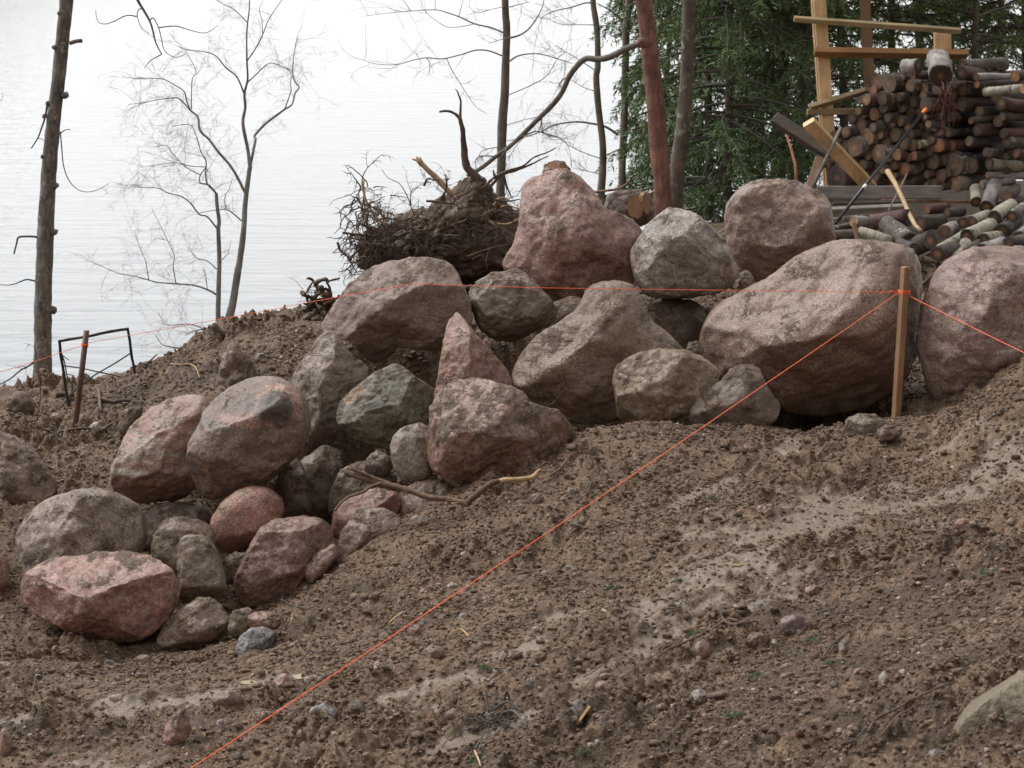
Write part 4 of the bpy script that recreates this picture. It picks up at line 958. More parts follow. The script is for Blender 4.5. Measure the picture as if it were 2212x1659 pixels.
# whole rounds and birch logs tumbled in front: (near end, far end, diameter, Ynear, Yfar)
TUMBLE = [(1720,447,1703,352,138,15.2,15.55,'grey','ct_dark','big grey billet standing tilted on top of the stack'),
(1928,1195,1925,1115,66,15.0,15.25,'birch','ct_dark','small upright birch round left of the tilted grey round'),(1990,1225,2035,1090,92,14.95,15.3,'grey','ct_dark','tilted grey brown round with dark end facing down'),(2108,1158,2160,1120,76,14.95,15.4,'dark','ct_tan','round log end at right between grey round and white birch'),
(2040,1285,2140,1215,88,14.5,14.8,'birch','ct_dark','uppermost white birch log of the tumbled heap at right'),(1905,1310,2000,1272,70,14.6,14.9,'birch','ct_dark','yellowish birch log left of the uppermost white birch log'),(1850,1318,1905,1295,64,14.65,14.9,'dark','ct_dark','dark brown log end beside the yellowish birch log'),
(1875,1398,2050,1315,88,14.2,14.6,'birch','ct_dark','long white birch log lying in the middle of the tumbled heap'),(1975,1418,2105,1395,80,14.2,14.5,'birch','ct_dark','birch log with broad dark end, right of the long white birch'),(1690,1490,1850,1395,66,14.15,14.5,'birch','ct_pale','birch log pointing down left toward the boulders'),
(1870,1440,1775,1550,72,14.05,13.8,'birch','ct_pale','white birch log sliding down behind the right edge boulder'),(2085,1365,2170,1300,84,14.4,14.7,'dark','ct_dark','dark log end between birch logs at right'),(2140,1280,2260,1200,70,14.5,14.9,'lichen','ct_dark','mossy lichen log at the right edge of the tumbled heap'),(2180,1400,2260,1330,70,14.3,14.6,'grey','ct_old','grey log at the right edge above the big boulder'),
(1525,1285,1285,1318,100,14.3,14.5,'red','ct_dark','thick brownish log lying across below the grey planks'),(1530,1425,1400,1325,112,14.0,14.3,'lichen','ct_dark','stout lichen covered round leaning downhill'),(1655,1425,1510,1475,116,13.9,14.1,'dark','ct_dark','stout dark round with split end next to the lichen round'),
(1240,1370,1420,1425,66,14.0,13.9,'birch','ct_pale','pale grey birch log half under the lichen round'),(1090,1395,1215,1385,66,14.1,14.2,'lichen','ct_dark','yellowish mossy log just above the largest boulder'),(1205,1310,1280,1312,66,14.2,14.35,'grey','ct_pale','chunk with a pale fresh cut face left of the thick brownish log'),
(1085,1352,1205,1330,36,14.2,14.3,'lichen','ct_dark','thin round pole beside the foot of the black pole'),(1085,1300,1290,1278,28,14.3,14.4,'lichen','ct_dark','thin lichen covered pole under the grey planks'),(2070,1215,2200,1180,50,15.0,15.2,'dark','ct_dark','dark thin log under the round log end'),
(1740,1370,1800,1345,80,14.5,14.7,'grey','ct_old','grey log half hidden in the dark middle of the tumbled heap'),(1600,1320,1720,1310,90,14.7,14.9,'dark','ct_dark','dark charred looking log under the axe shaft'),(1760,1260,1850,1250,60,14.9,15.0,'dark','ct_dark','dark log in the shade under the thick dark log of the stack'),(2000,1350,2100,1330,80,14.7,14.9,'dark','ct_dark','dark log behind the long white birch'),(2120,1440,2230,1420,80,14.0,14.3,'dark','ct_dark','dark log just above the right edge boulder'),(1700,1500,1800,1470,90,13.7,13.95,'dark','ct_dark','dark log poking up over the top of the largest boulder'),(1560,1470,1480,1440,70,13.6,13.8,'dark','ct_dark','dark chunk of bark covered wood above the largest boulder top'),(1960,1480,2090,1440,80,13.8,14.1,'grey','ct_dark','greyish log low in the tumbled heap beside the right edge boulder'),(1860,1500,1940,1440,60,13.9,14.2,'dark','ct_dark','dark stub between the sliding birch log and the broad dark end'),(1640,1240,1760,1225,60,15.0,15.1,'red','ct_or','splintered reddish log with an orange break')]
TG = 'loose logs tumbled in front of the stack'
for (x0, y0, x1, y1, dia, Ya, Yb, bk, ct, lb) in TUMBLE:
    U0, V0 = S3(x0, y0); U1, V1 = S3(x1, y1)
    p0 = P(U0, V0, Ya); p1 = P(U1, V1, Yb)
    log(p0, p1 - p0, (p1 - p0).length, mpp(U0, V0, Ya) * dia * .3652 / 2, bks[bk], cts[ct], lb, TG, far=Yb < Ya)
# lumber
w_new = wood_mat('new_lumber', (.72,.52,.30), (.58,.39,.20)); w_gold = wood_mat('golden_lumber', (.34,.18,.055), (.25,.125,.04), axis=0)
w_green = wood_mat('greenish_lumber', (.33,.25,.13), (.23,.175,.095), axis=0); w_grey = wood_mat('grey_lumber', (.26,.23,.205), (.165,.145,.13), axis=0)
w_brown = wood_mat('brown_lumber', (.24,.145,.08), (.16,.095,.055)); w_old = wood_mat('old_lumber', (.11,.08,.06), (.055,.042,.034), axis=0)
rack = empty('lumber_rack', P(*S3(1040, 1110), 15.85))
tag(rack, 'rack of pale new planks nailed into posts and rails behind the firewood', 'wood rack')
def bpart(name, mat, a, b_, wz, Ya, Yb, th=.045, parent=rack, side=None):
    mb = MB(); U, V = S3(*a)
    mb.box(P(*S3(*a), Ya), P(*S3(*b_), Yb), wz * .3652 * mpp(U, V, Ya), th, side)
    return mb.build(name, mat, parent)
bpart('post', w_new, (1001,-6), (1078,1112), 74, 15.9, 15.9, .05)
bpart('post', w_new, (966,-4), (1041,1108), 28, 15.93, 15.93, .05)
bpart('post', w_brown, (1266,-60), (1310,700), 58, 16.6, 16.6, .06)
bpart('post', w_new, (1728,190), (1745,700), 98, 16.0, 16.0, .05)
bpart('rail', w_green, (852,112), (1838,184), 31, 15.83, 15.86, .045)
bpart('rail', w_gold, (972,307), (1878,323), 64, 15.83, 15.86, .045)
bpart('rail', w_green, (948,634), (1330,520), 31, 15.83, 15.95, .045)
bpart('rail', w_green, (930,663), (1260,658), 31, 15.83, 15.95, .045)
bpart('rail', w_green, (965,988), (1100,960), 27, 15.83, 15.85, .045)
def plank(name, lab, cat, mat, a, b_, wz, Ya, Yb, th=.05):
    o = bpart(name, mat, a, b_, wz, Ya, Yb, th, None)
    return tag(o, lab, cat)
plank('leaning_plank', 'thick pale new beam leaning diagonally against the firewood stack', 'plank', w_new, (937,722), (1312,1115), 80, 15.1, 15.45, .045)
plank('dark_plank', 'dark rotten plank sticking out left behind the pale leaning beam', 'plank', w_old, (735,698), (1060,905), 72, 15.95, 15.8, .06)
plank('grey_beam', 'weathered grey beam lying level along the foot of the firewood stack', 'beam', w_grey, (985,1140), (1722,1137), 66, 15.25, 15.15, .09)
plank('brown_post', 'reddish brown short post leaning beside the rack foot', 'post', w_brown, (1000,935), (940,1125), 46, 15.75, 15.6, .05)
plank('grey_plank', 'old grey plank lying below the level grey beam', 'plank', w_grey, (1060,1242), (1505,1222), 40, 14.9, 14.95, .03)
plank('bark_slab', 'long reddish strip of bark below the grey beam', 'bark', w_brown, (1370,1188), (1900,1192), 26, 15.1, 15.2, .02)
plank('bark_slab', 'dark slab of bark under the axe shaft above the old grey plank', 'bark', w_old, (1080,1205), (1520,1196), 26, 15.0, 15.1, .02)
plank('small_board', 'short brown board stuck upright beside pale cut chunk', 'board', w_brown, (1205,1318), (1228,1420), 24, 14.0, 13.95, .02)
# black pole with orange tip, axe shaft, sticks
blk = plain('black_plastic', (.018,.02,.023), .35); orange = plain('orange_plastic', (.85,.24,.03), .4, 0, .05); wht = plain('white_label', (.7,.72,.74), .5, 0, .1)
pole = empty('tool_pole', P(*S3(1095, 1322), 14.0)); tag(pole, 'black tool pole with orange tip leaning against the firewood stack', 'tool')
pa, pb = P(*S3(1095, 1322), 14.0), P(*S3(1612, 672), 15.05)
mb = MB(); mb.tube([pa, pa.lerp(pb, .5), pb], .0105, 10); mb.build('shaft', blk, pole)
mb = MB(); mb.tube([pb, pb.lerp(P(*S3(1632, 645), 15.1), .5), P(*S3(1632, 645), 15.1)], [.0115, .0135, .0125], 10); mb.build('tip', orange, pole)
mb = MB(); mb.tube([pa.lerp(pb, .305), pa.lerp(pb, .335)], .0118, 10); mb.build('band', wht, pole)
mb = MB(); mb.tube([P(*S3(1405, 1012), 14.9), P(*S3(1450, 1085), 14.75), P(*S3(1495, 1175), 14.55), P(*S3(1535, 1270), 14.3), P(*S3(1570, 1335), 14.1), P(*S3(1602, 1365), 14.0)], [.019, .0165, .015, .015, .014, .013], 10)
tag(mb.build('axe_shaft', plain('shaft_wood', (.44,.31,.17), .5, 0, .2, 20)), 'pale curved wooden tool shaft leaning on the tumbled logs', 'tool')
mb = MB(); mb.tube([P(*S3(1130, 755), 15.2), P(*S3(1045, 930), 15.1), P(*S3(955, 1125), 15.0)], [.011, .012, .013], 8)
tag(mb.build('grey_pole', w_grey), 'slim grey round pole leaning across the pale diagonal beam', 'pole')
mb = MB(); mb.tube([P(*S3(800, 778), 16.1), P(*S3(835, 880), 16.0), P(*S3(860, 970), 15.9), P(*S3(866, 1070), 15.8)], [.006, .011, .012, .013], 8)
tag(mb.build('peeled_branch', plain('peeled', (.40,.15,.08), .6, 0, .3)), 'reddish peeled branch standing behind the round pinkish boulder', 'branch')
mb = MB(); mb.tube([P(*S3(1520, 1030), 14.95), P(*S3(1410, 1250), 14.6)], .006, 6)
tag(mb.build('thin_rod', w_grey), 'thin grey rod slanting behind the pale curved tool shaft', 'rod')
# bark litter and chips under the heap
rs_ = np.random.RandomState(4); mb = MB()
for k in range(1500):
    x, y = rs_.uniform(1.3, 3.9), rs_.uniform(12.6, 15.6); z = float(bil(GX, GY, Z, np.array([x]), np.array([y]))[0]) + rs_.uniform(0, .05)
    d = Vector((rs_.randn(), rs_.randn(), rs_.randn() * .35)).normalized(); L = rs_.uniform(.02, .13)
    mb.box(Vector((x, y, z)), Vector((x, y, z)) + d * L, rs_.uniform(.008, .04), rs_.uniform(.004, .012), Vector((rs_.randn(), rs_.randn(), .2)))
tag(mb.build('bark_litter', wood_mat('litter_wood', (.12,.078,.052), (.05,.034,.025))), 'dark bark chips and splinters littering the ground under the firewood', 'bark litter', kind='stuff')
# rusty twigs caught on the stack
mb = MB(); rt = random.Random(5)
for k in range(46):
    x, y = rt.uniform(1690, 1800), rt.uniform(480, 620); pts = []
    for j in range(6):
        pts.append(P(*S3(x, y), 15.05 + rt.uniform(-.05, .05))); x += rt.uniform(-16, 26); y += rt.uniform(12, 42)
    mb.tube(pts, .0022, 3)
tag(mb.build('dry_twigs', plain('rusty_twig', (.15,.06,.045), .7, 0, .3)), 'tangle of rusty dry twigs hanging over the log stack', 'twigs')
# ------------------------------------------------------------------ bare trees
def R1(a): return [(x * .34178, y * .34178) + tuple(r) for x, y, *r in a]
def R2(a): return [(702 + x * .34178, y * .34178) + tuple(r) for x, y, *r in a]
def R3t(a): return [(1404 + x * .3652, y * .3652) + tuple(r) for x, y, *r in a]
def R4(a): return [(x * .34178, 540 + y * .34178) + tuple(r) for x, y, *r in a]
def smooth(pts, rad, k=4):
    out = []; ro = []
    n = len(pts)
    for i in range(n - 1):
        p0, p1, p2, p3 = pts[max(i - 1, 0)], pts[i], pts[i + 1], pts[min(i + 2, n - 1)]
        for j in range(k):
            t = j / k
            out.append(.5 * ((2 * p1) + (p2 - p0) * t + (2 * p0 - 5 * p1 + 4 * p2 - p3) * t * t + (3 * p1 - p0 - 3 * p2 + p3) * t ** 3))
            ro.append(rad[i] * (1 - t) + rad[i + 1] * t)
    out.append(pts[-1]); ro.append(rad[-1])
    return out, ro
rtw = random.Random(21)
def curve3(pts2, Y, w0=None, w1=None, dY=0.0):
    """pts2 (U,V[,width px]) at distance Y drifting by dY along its length"""
    n = len(pts2); P3 = []; rd = []
    for i, q in enumerate(pts2):
        yy = Y + dY * i / max(n - 1, 1)
        P3.append(P(q[0], q[1], yy))
        wpx = q[2] * .34178 if len(q) > 2 else (w0 + (w1 - w0) * i / max(n - 1, 1))
        rd.append(mpp(q[0], q[1], yy) * wpx / 2)
    return P3, rd
def limb(mb, pts2, Y, w0=None, w1=None, dY=0.0, n=7, lump=.06, k=4):
    p, r = curve3(pts2, Y, w0, w1, dY)
    p, r = smooth(p, r, k)
    r = [max(x, .0011) for x in r]
    mb.tube(p, r, n, lump=lump, rng=rtw)
    return p
def sprout(mb, line, count, L, droop, r0, lvl=2, spread=1.0, start=.15):
    """fine side twigs along a 3-D polyline"""
    n = len(line)
    for c in range(count):
        i = rtw.randrange(int(n * start), n - 1)
        base = line[i].lerp(line[i + 1], rtw.random())
        d = (line[i + 1] - line[i]).normalized()
        side = Vector((rtw.gauss(0, 1), rtw.gauss(0, .8), rtw.gauss(0, .9))).normalized()
        v = (d * .7 + side * spread).normalized()
        ln = L * rtw.uniform(.45, 1.2); k = 7; pts = [base]; p = base.copy()
        for j in range(k):
            v = (v + Vector((rtw.gauss(0, .17), rtw.gauss(0, .17), rtw.gauss(0, .17) - droop * (j / k)))).normalized()
            p = p + v * ln / k; pts.append(p.copy())
        mb.tube(pts, [r0 * (1 - .55 * j / k) for j in range(k + 1)], 3, cap=False)
        if lvl > 0:
            sprout(mb, pts, rtw.randrange(2, 5), ln * .55, droop, r0 * .72, lvl - 1, spread, .1)

bk_alder = bark_mat('bark_alder', (.215,.195,.168), (.078,.07,.06), (.34,.35,.31), .56, sc=1.4, depth=.016)
bk_alder2 = bark_mat('bark_alder_far', (.195,.168,.13), (.10,.086,.066), (.24,.26,.19), .60, sc=.8)
bk_birchtree = bark_mat('bark_birch_tree', (.31,.305,.285), (.14,.135,.125), (.06,.055,.05), .60, sc=.7)
bk_pine = bark_mat('bark_pine', (.25,.115,.076), (.11,.058,.043), (.30,.22,.185), .60, sc=1.3, depth=.02)
bk_moss = bark_mat('bark_moss', (.13,.105,.08), (.06,.05,.04), (.24,.25,.19), .56, sc=.8)
tw_dark = plain('twig_dark', (.085,.072,.062), .8, 0, .3); tw_grey = plain('twig_grey', (.27,.245,.23), .8, 0, .3); tw_teal = plain('twig_lichen', (.125,.125,.115), .8, 0, .3)

# alder trunk at the left
t1 = empty('bare_alder', (P(95, 872, 14).x, 14, -3.3)); tag(t1, 'thick bare alder trunk with snapped branch stubs at the left before the lake', 'tree')
Yt = 14.0
mb = MB()
tr = R1([(450,-700,70),(430,-250,78),(420,0,85),(405,150,85),(385,350,86),(365,550,84),(340,750,90),(320,950,94),(305,1150,96),(293,1350,104),(288,1500,107)]) + R4([(278,150,106),(272,350,110),(271,550,111),(268,750,116),(263,900,121),(255,1080,140),(250,1200,160)])
l1 = limb(mb, tr, Yt, n=14, lump=.05)
for (x, y, w_) in [(378,85,36),(345,300,34),(405,605,44),(300,655,30),(280,735,30),(270,990,30),(345,1175,40),(340,1470,40)]:       # knots
    q = R1([(x, y)])[0]; c = P(q[0], q[1], Yt - .02); rr = mpp(q[0], q[1], Yt) * w_ * .34178 / 2
    mb.tube([c + Vector((0, .05, 0)), c, c + Vector((0, -.02, .005))], [rr, rr * 1.05, rr * .6], 7, lump=.2, rng=rtw)
for (x, y, w_) in [(335,380,50),(335,830,44)]:
    q = R4([(x, y)])[0]; c = P(q[0], q[1], Yt - .02); rr = mpp(q[0], q[1], Yt) * w_ * .34178 / 2
    mb.tube([c + Vector((-.03, .03, 0)), c, c + Vector((.018, -.02, .012))], [rr, rr, rr * .5], 7, lump=.25, rng=rtw)
mb.build('trunk', bk_alder, t1)
ALB = [R1([(440,275),(475,262),(520,258)]), R1([(302,640),(285,740),(262,810),(240,870),(197,938)]), R1([(240,875),(262,878),(278,893)]), R1([(380,830),(390,930),(400,1040),(430,1130),(480,1190),(540,1213),(620,1200),(685,1160)]), R1([(385,842),(410,822),(445,818)]), R1([(236,1498),(180,1494),(118,1500),(105,1540),(88,1605)]), R4([(222,196),(170,186),(130,200),(90,215),(40,222),(-20,215)]), R4([(215,708),(170,740),(130,760),(70,810),(0,850),(-40,870)]), R1([(10,590),(20,610),(0,640),(-20,655)])]
for i, b_ in enumerate(ALB):
    w0, w1 = [(9, 8.5), (5, 2.5), (2, 1), (3, 1), (2.5, 1.5), (5, 3.5), (4, 1.2), (4.5, 2), (1, .8)][i]
    mb = MB(); ln = limb(mb, b_, Yt - .06, w0, w1)
    if i == 7: sprout(mb, ln, 6, .12, .1, .0018, 0)
    mb.build('branch', bk_alder if i == 0 else tw_dark, t1)
mb = MB()   # the limb that hangs into the frame from above
limb(mb, R1([(440,-420),(600,-400),(760,-230),(870,0),(905,60),(945,130),(965,190),(985,270),(1022,343)]), Yt - .05, 9, 2.5, -.3)
for b_ in ([(1022,343),(950,385),(912,432)],[(900,55),(875,62),(868,105),(895,175),(945,212)],[(868,105),(800,98),(720,135),(660,152),(615,130),(605,60)],[(950,125),(970,115),(1000,170),(1020,240),(1035,310),(1075,350),(1130,362),(1185,330)],[(1000,175),(1110,165),(1200,190),(1300,208),(1380,160)]):
    limb(mb, R1(b_), Yt - .33, 2.8, 1.0)
mb.build('branch', tw_dark, t1)

# birch with fine twigs
bt = empty('bare_birch', (P(485, 700, 15).x, 15, -3.6)); tag(bt, 'slender bare birch with two thin stems and hazy fine twigs against the lake', 'tree')
Yb = 15.0
def stem(pts, w=None, mat=bk_birchtree):
    mb = MB(); ln = limb(mb, pts, Yb, n=9) if w is None else limb(mb, pts, Yb, *w, n=9); mb.build('trunk', mat, bt); return ln
s1 = stem(R4([(1378,700,36),(1376,560,34),(1380,300,31),(1384,150,30)]) + R1([(1386,1650,29),(1380,1450,27),(1385,1400,25),(1372,1300,24),(1366,1220,21)]))
s2 = stem(R4([(1400,720,62),(1425,520,56),(1470,340,50),(1500,150,46)]) + R1([(1515,1650,42),(1540,1450,36),(1550,1280,33),(1570,1120,30),(1580,1050,29)]))
s3 = stem(R1([(1580,1060,24),(1565,940,22),(1535,780,22),(1550,680,18),(1545,590,17),(1565,500,13),(1560,380,12),(1560,200,10),(1575,60,8),(1580,-80,6),(1590,-250,4)]))
BRANCH = [(R1([(1582,1050),(1600,960),(1615,880),(1610,855),(1680,780),(1760,720),(1800,690),(1845,660),(1865,590),(1890,550),(1860,510),(1850,440),(1860,330),(1880,230)]), 7, 1.4, 26),
(R1([(1800,690),(1825,620),(1840,570),(1835,520),(1850,470)]), 3, 1, 6),(R1([(1560,1230),(1540,1200),(1500,1120),(1450,1040),(1380,960),(1320,880),(1265,825),(1250,740),(1205,700)]), 7, 4, 16),
(R1([(1205,700),(1180,640),(1165,580),(1110,540),(1030,500),(930,495),(850,500)]), 3.6, 1.2, 26),(R1([(1205,700),(1150,640),(1110,618),(1000,630),(900,650),(810,660)]), 3.2, 1, 26),(R1([(1210,690),(1210,600),(1215,500),(1240,450),(1190,350)]), 2.5, 1, 16),
(R1([(1545,600),(1500,490),(1430,430),(1360,350),(1280,325),(1180,315),(1120,290)]), 4, 1.2, 26),(R1([(1565,520),(1610,480),(1700,400),(1780,420),(1850,450)]), 3, 1.2, 24),(R1([(1562,385),(1620,300),(1660,220),(1700,120),(1780,0),(1820,-80)]), 3.4, 1, 16),
(R1([(1660,220),(1655,130),(1640,60),(1665,0)]), 2, .9, 8),(R1([(1560,140),(1480,60),(1400,20),(1340,-30)]), 2.4, 1, 16),(R1([(1372,1230),(1320,1170),(1265,1155),(1265,1110),(1300,1060)]), 4.5, 2, 8),
(R1([(1366,1220),(1310,1160),(1300,1090),(1303,1020),(1270,960),(1240,860),(1200,790),(1080,800)]), 4, 1, 36),(R1([(1300,1055),(1210,1050),(1120,1030),(1030,1035),(930,1050)]), 2.2, .9, 22),(R1([(1265,1105),(1180,1060),(1100,980),(1050,920),(980,930)]), 2.2, .9, 22),
(R1([(1372,1445),(1310,1370),(1260,1355),(1200,1280),(1140,1240),(1060,1220),(1000,1190),(900,1185),(840,1170)]), 4, 1.1, 30),(R1([(1525,1395),(1480,1355),(1430,1325),(1350,1330),(1260,1345)]), 3, 1.5, 8),(R1([(1430,1325),(1420,1250),(1450,1190),(1470,1120)]), 2, .9, 8),
(R4([(1372,285),(1310,250),(1220,222),(1130,215),(1000,205),(940,190),(850,165),(740,145),(630,95)]), 5, 1.2, 26),(R4([(1112,212),(1095,100),(1100,30),(1030,-120),(960,-260)]), 2.6, .9, 16),(R4([(940,190),(920,70),(890,0),(850,-120)]), 2.2, .9, 12),(R4([(1310,250),(1300,160),(1280,120)]), 2, .9, 5),
(R4([(1350,540),(1300,505),(1230,510),(1170,540)]), 4, 1.5, 10),(R4([(1330,520),(1210,470),(1100,475),(1040,465),(1000,390)]), 2.6, .9, 14),(R4([(1215,640),(1130,620),(1030,600),(980,530)]), 4, 1, 12),(R4([(1368,120),(1310,70),(1240,50),(1200,-10)]), 3, 1, 12),(R4([(1405,60),(1440,20),(1460,-60)]), 2.2, .9, 6)]
for (pts, w0, w1, cnt) in BRANCH:
    mb = MB(); ln = limb(mb, pts, Yb, w0, w1, rtw.uniform(-.35, .35), n=6); br_ = mb.build('branch', tw_teal if w0 < 5 else bk_birchtree, bt)
    fine = MB(); sprout(fine, ln, int(cnt * .75), .30 if cnt > 10 else .16, .08, .0011, 2, 1.1); fine.build('fine_twigs', tw_grey, br_)

# three slim alders on the right, a bent dead limb, the red pine and the mossy trunk
def slim(pts, Y, label, limbs, bark, wn=.0016):
    root = empty('bare_alder', (P(pts[-1][0], pts[-1][1], Y).x, Y, P(pts[-1][0], pts[-1][1], Y).z)); tag(root, label, 'tree')
    mb = MB(); limb(mb, pts, Y, n=12, lump=.05); mb.build('trunk', bark, root)
    for (b_, w0, w1, cnt, L) in limbs:
        mb = MB(); ln = limb(mb, b_, Y - .05, w0, w1, rtw.uniform(-.4, .4), n=6)
        if cnt: sprout(mb, ln, cnt, L, -.05, wn, 1, .9, .25)
        mb.build('branch', tw_grey, root)
    return root
slim(R2([(1135,-400,38),(1138,0,44),(1148,200,48),(1142,400,50),(1135,600,55),(1120,800,60),(1115,1000,56),(1108,1240,58),(1105,1420,64)]), 17.0, 'slim grey alder trunk rising behind the root plate, left of the other bare trunks',
 [(R2([(1128,208),(1050,175),(945,150),(845,105),(770,80),(695,62),(540,70),(420,80),(240,103)]), 4.6, .9, 9, .3),(R2([(945,150),(880,165),(780,172),(700,130),(640,80)]), 2, .8, 3, .2),(R2([(845,105),(860,50),(880,-20)]), 2, .8, 0, .2),(R2([(540,70),(510,20),(480,-20)]), 1.8, .8, 0, .2),(R2([(695,62),(698,0),(700,-60)]), 1.8, .8, 0, .2),
 (R2([(1118,352),(1030,320),(950,318),(860,345),(740,372),(640,365),(540,385),(470,405),(400,410),(300,400),(230,375)]), 4, .9, 12, .3),(R2([(640,365),(662,400),(655,470)]), 2.2, .9, 3, .15),(R2([(770,370),(800,440),(850,520),(900,600),(960,680),(1020,715)]), 2, .8, 4, .2),
 (R2([(1165,240),(1230,222),(1290,180),(1340,110),(1375,40),(1390,-40)]), 5, 1.6, 8, .25),(R2([(1225,225),(1130,245),(1035,275)]), 2.4, 1.2, 4, .15),(R2([(1165,45),(1240,25),(1300,10)]), 2.6, 1, 5, .2),(R2([(1130,40),(1050,60),(960,80),(900,30)]), 2, .8, 4, .2),
 (R2([(1170,385),(1230,350),(1350,340),(1480,375),(1560,400)]), 4, 1.4, 8, .3),(R2([(1160,600),(1300,540),(1400,480),(1470,370),(1520,330)]), 2.6, 1, 9, .3),(R2([(1150,790),(1250,760),(1360,735)]), 2.2, .9, 8, .25),(R2([(1105,930),(1000,950),(960,1010)]), 2.6, 1, 6, .2)], bk_alder2)
slim(R2([(1690,-300,30),(1694,0,35),(1705,90,38),(1720,200,38),(1725,400,39),(1715,500,40),(1730,700,42),(1755,900,43),(1756,1050,46),(1745,1220,52),(1738,1400,60)]), 17.4, 'thin bare alder trunk right of the bent dead limb crossing',
 [(R2([(1692,18),(1640,20),(1560,45),(1450,70),(1375,105),(1365,135)]), 4, 1.2, 12, .25),(R2([(1698,157),(1600,155),(1480,150),(1400,110)]), 2.6, .9, 8, .25),(R2([(1700,440),(1640,400),(1560,350),(1500,325),(1430,355)]), 2.4, .9, 8, .25),(R2([(1700,575),(1630,550),(1560,510)]), 2, .8, 5, .2),(R2([(1735,1000),(1650,970),(1560,930),(1480,870)]), 2.4, .9, 8, .25),(R2([(1740,1100),(1650,1080),(1560,1060)]), 2.6, .9, 8, .2)], bk_alder2)
slim(R2([(1960,-300,42),(1925,0,50),(1905,150,46),(1900,350,46),(1895,600,46),(1890,800,48),(1880,1000,46),(1878,1130,48),(1876,1320,52)]), 18.0, 'bare alder trunk just left of the reddish pine, partly behind its boughs',
 [(R2([(1882,127),(1800,65),(1720,22)]), 4, 2, 3, .2),(R2([(1850,850),(1770,800),(1680,780),(1580,770),(1450,790),(1370,830),(1250,870),(1150,890)]), 6.5, 1.8, 20, .3),(R2([(1370,830),(1420,850),(1480,870),(1540,930),(1560,1060)]), 2.2, .9, 8, .2),(R2([(1260,865),(1210,920),(1160,1000)]), 2.2, .9, 8, .2)], bk_alder2)
mb = MB(); ln = limb(mb, R2([(2010,270),(1960,285),(1900,310),(1800,360),(1720,375),(1650,370),(1590,420),(1540,490),(1500,580),(1440,660),(1370,730),(1300,800),(1230,870),(1150,940),(1080,990),(990,1060),(900,1110)]), 15.6, 15, 8.5, .6, n=10)
for b_ in ([(1520,490),(1490,520),(1480,550)],[(1370,735),(1365,790),(1350,830)],[(1080,990),(1010,985),(960,1000),(950,1040)],[(1150,940),(1110,1000),(1130,1040)],[(1230,870),(1280,850),(1340,830),(1400,850),(1480,870)]):
    l2 = limb(mb, R2(b_), 16.0, 3.5, 1.5); sprout(mb, l2, 6, .15, -.02, .002, 1)
o = mb.build('dead_limb', bark_mat('bark_dead', (.17,.15,.125), (.085,.074,.063), (.22,.23,.19), .62), loc=P(1600, 100, 15.6)); tag(o, 'long bent dead limb slanting down from the reddish pine toward the root plate', 'branch')
pn = empty('pine_tree', P(1432, 432, 15.4)); tag(pn, 'reddish brown leaning pine trunk at the edge of the dark spruces', 'tree')
mb = MB(); limb(mb, R2([(1930,-500,95),(1975,-200,100),(2010,0,104),(2040,200,106),(2060,400,110),(2085,600,114),(2100,800,116),(2115,1000,116),(2130,1130,108),(2130,1230,110),(2130,1400,130)]), 15.4, n=16, lump=.05, k=6); mb.build('trunk', bk_pine, pn)
mb = MB(); q = R2([(2010, 268)])[0]; c = P(q[0], q[1], 15.36); mb.tube([c + Vector((.05, .02, -.01)), c, c + Vector((-.03, -.02, .01))], [.04, .035, .028], 8, lump=.15, rng=rtw); mb.build('knot', bk_pine, pn)
ms = empty('old_spruce', P(1458, 440, 16.2)); tag(ms, 'mossy grey spruce trunk immediately right of the reddish pine', 'tree')
mb = MB(); limb(mb, [(U, V, w_ / .34178 * .3652) for U, V, w_ in R3t([(240,-300,76),(232,0,80),(225,200,77),(215,500,80),(190,800,86),(160,1000,95),(138,1200,112),(130,1400,130)])], 16.2, n=14, lump=.07, k=6); mb.build('trunk', bk_moss, ms)

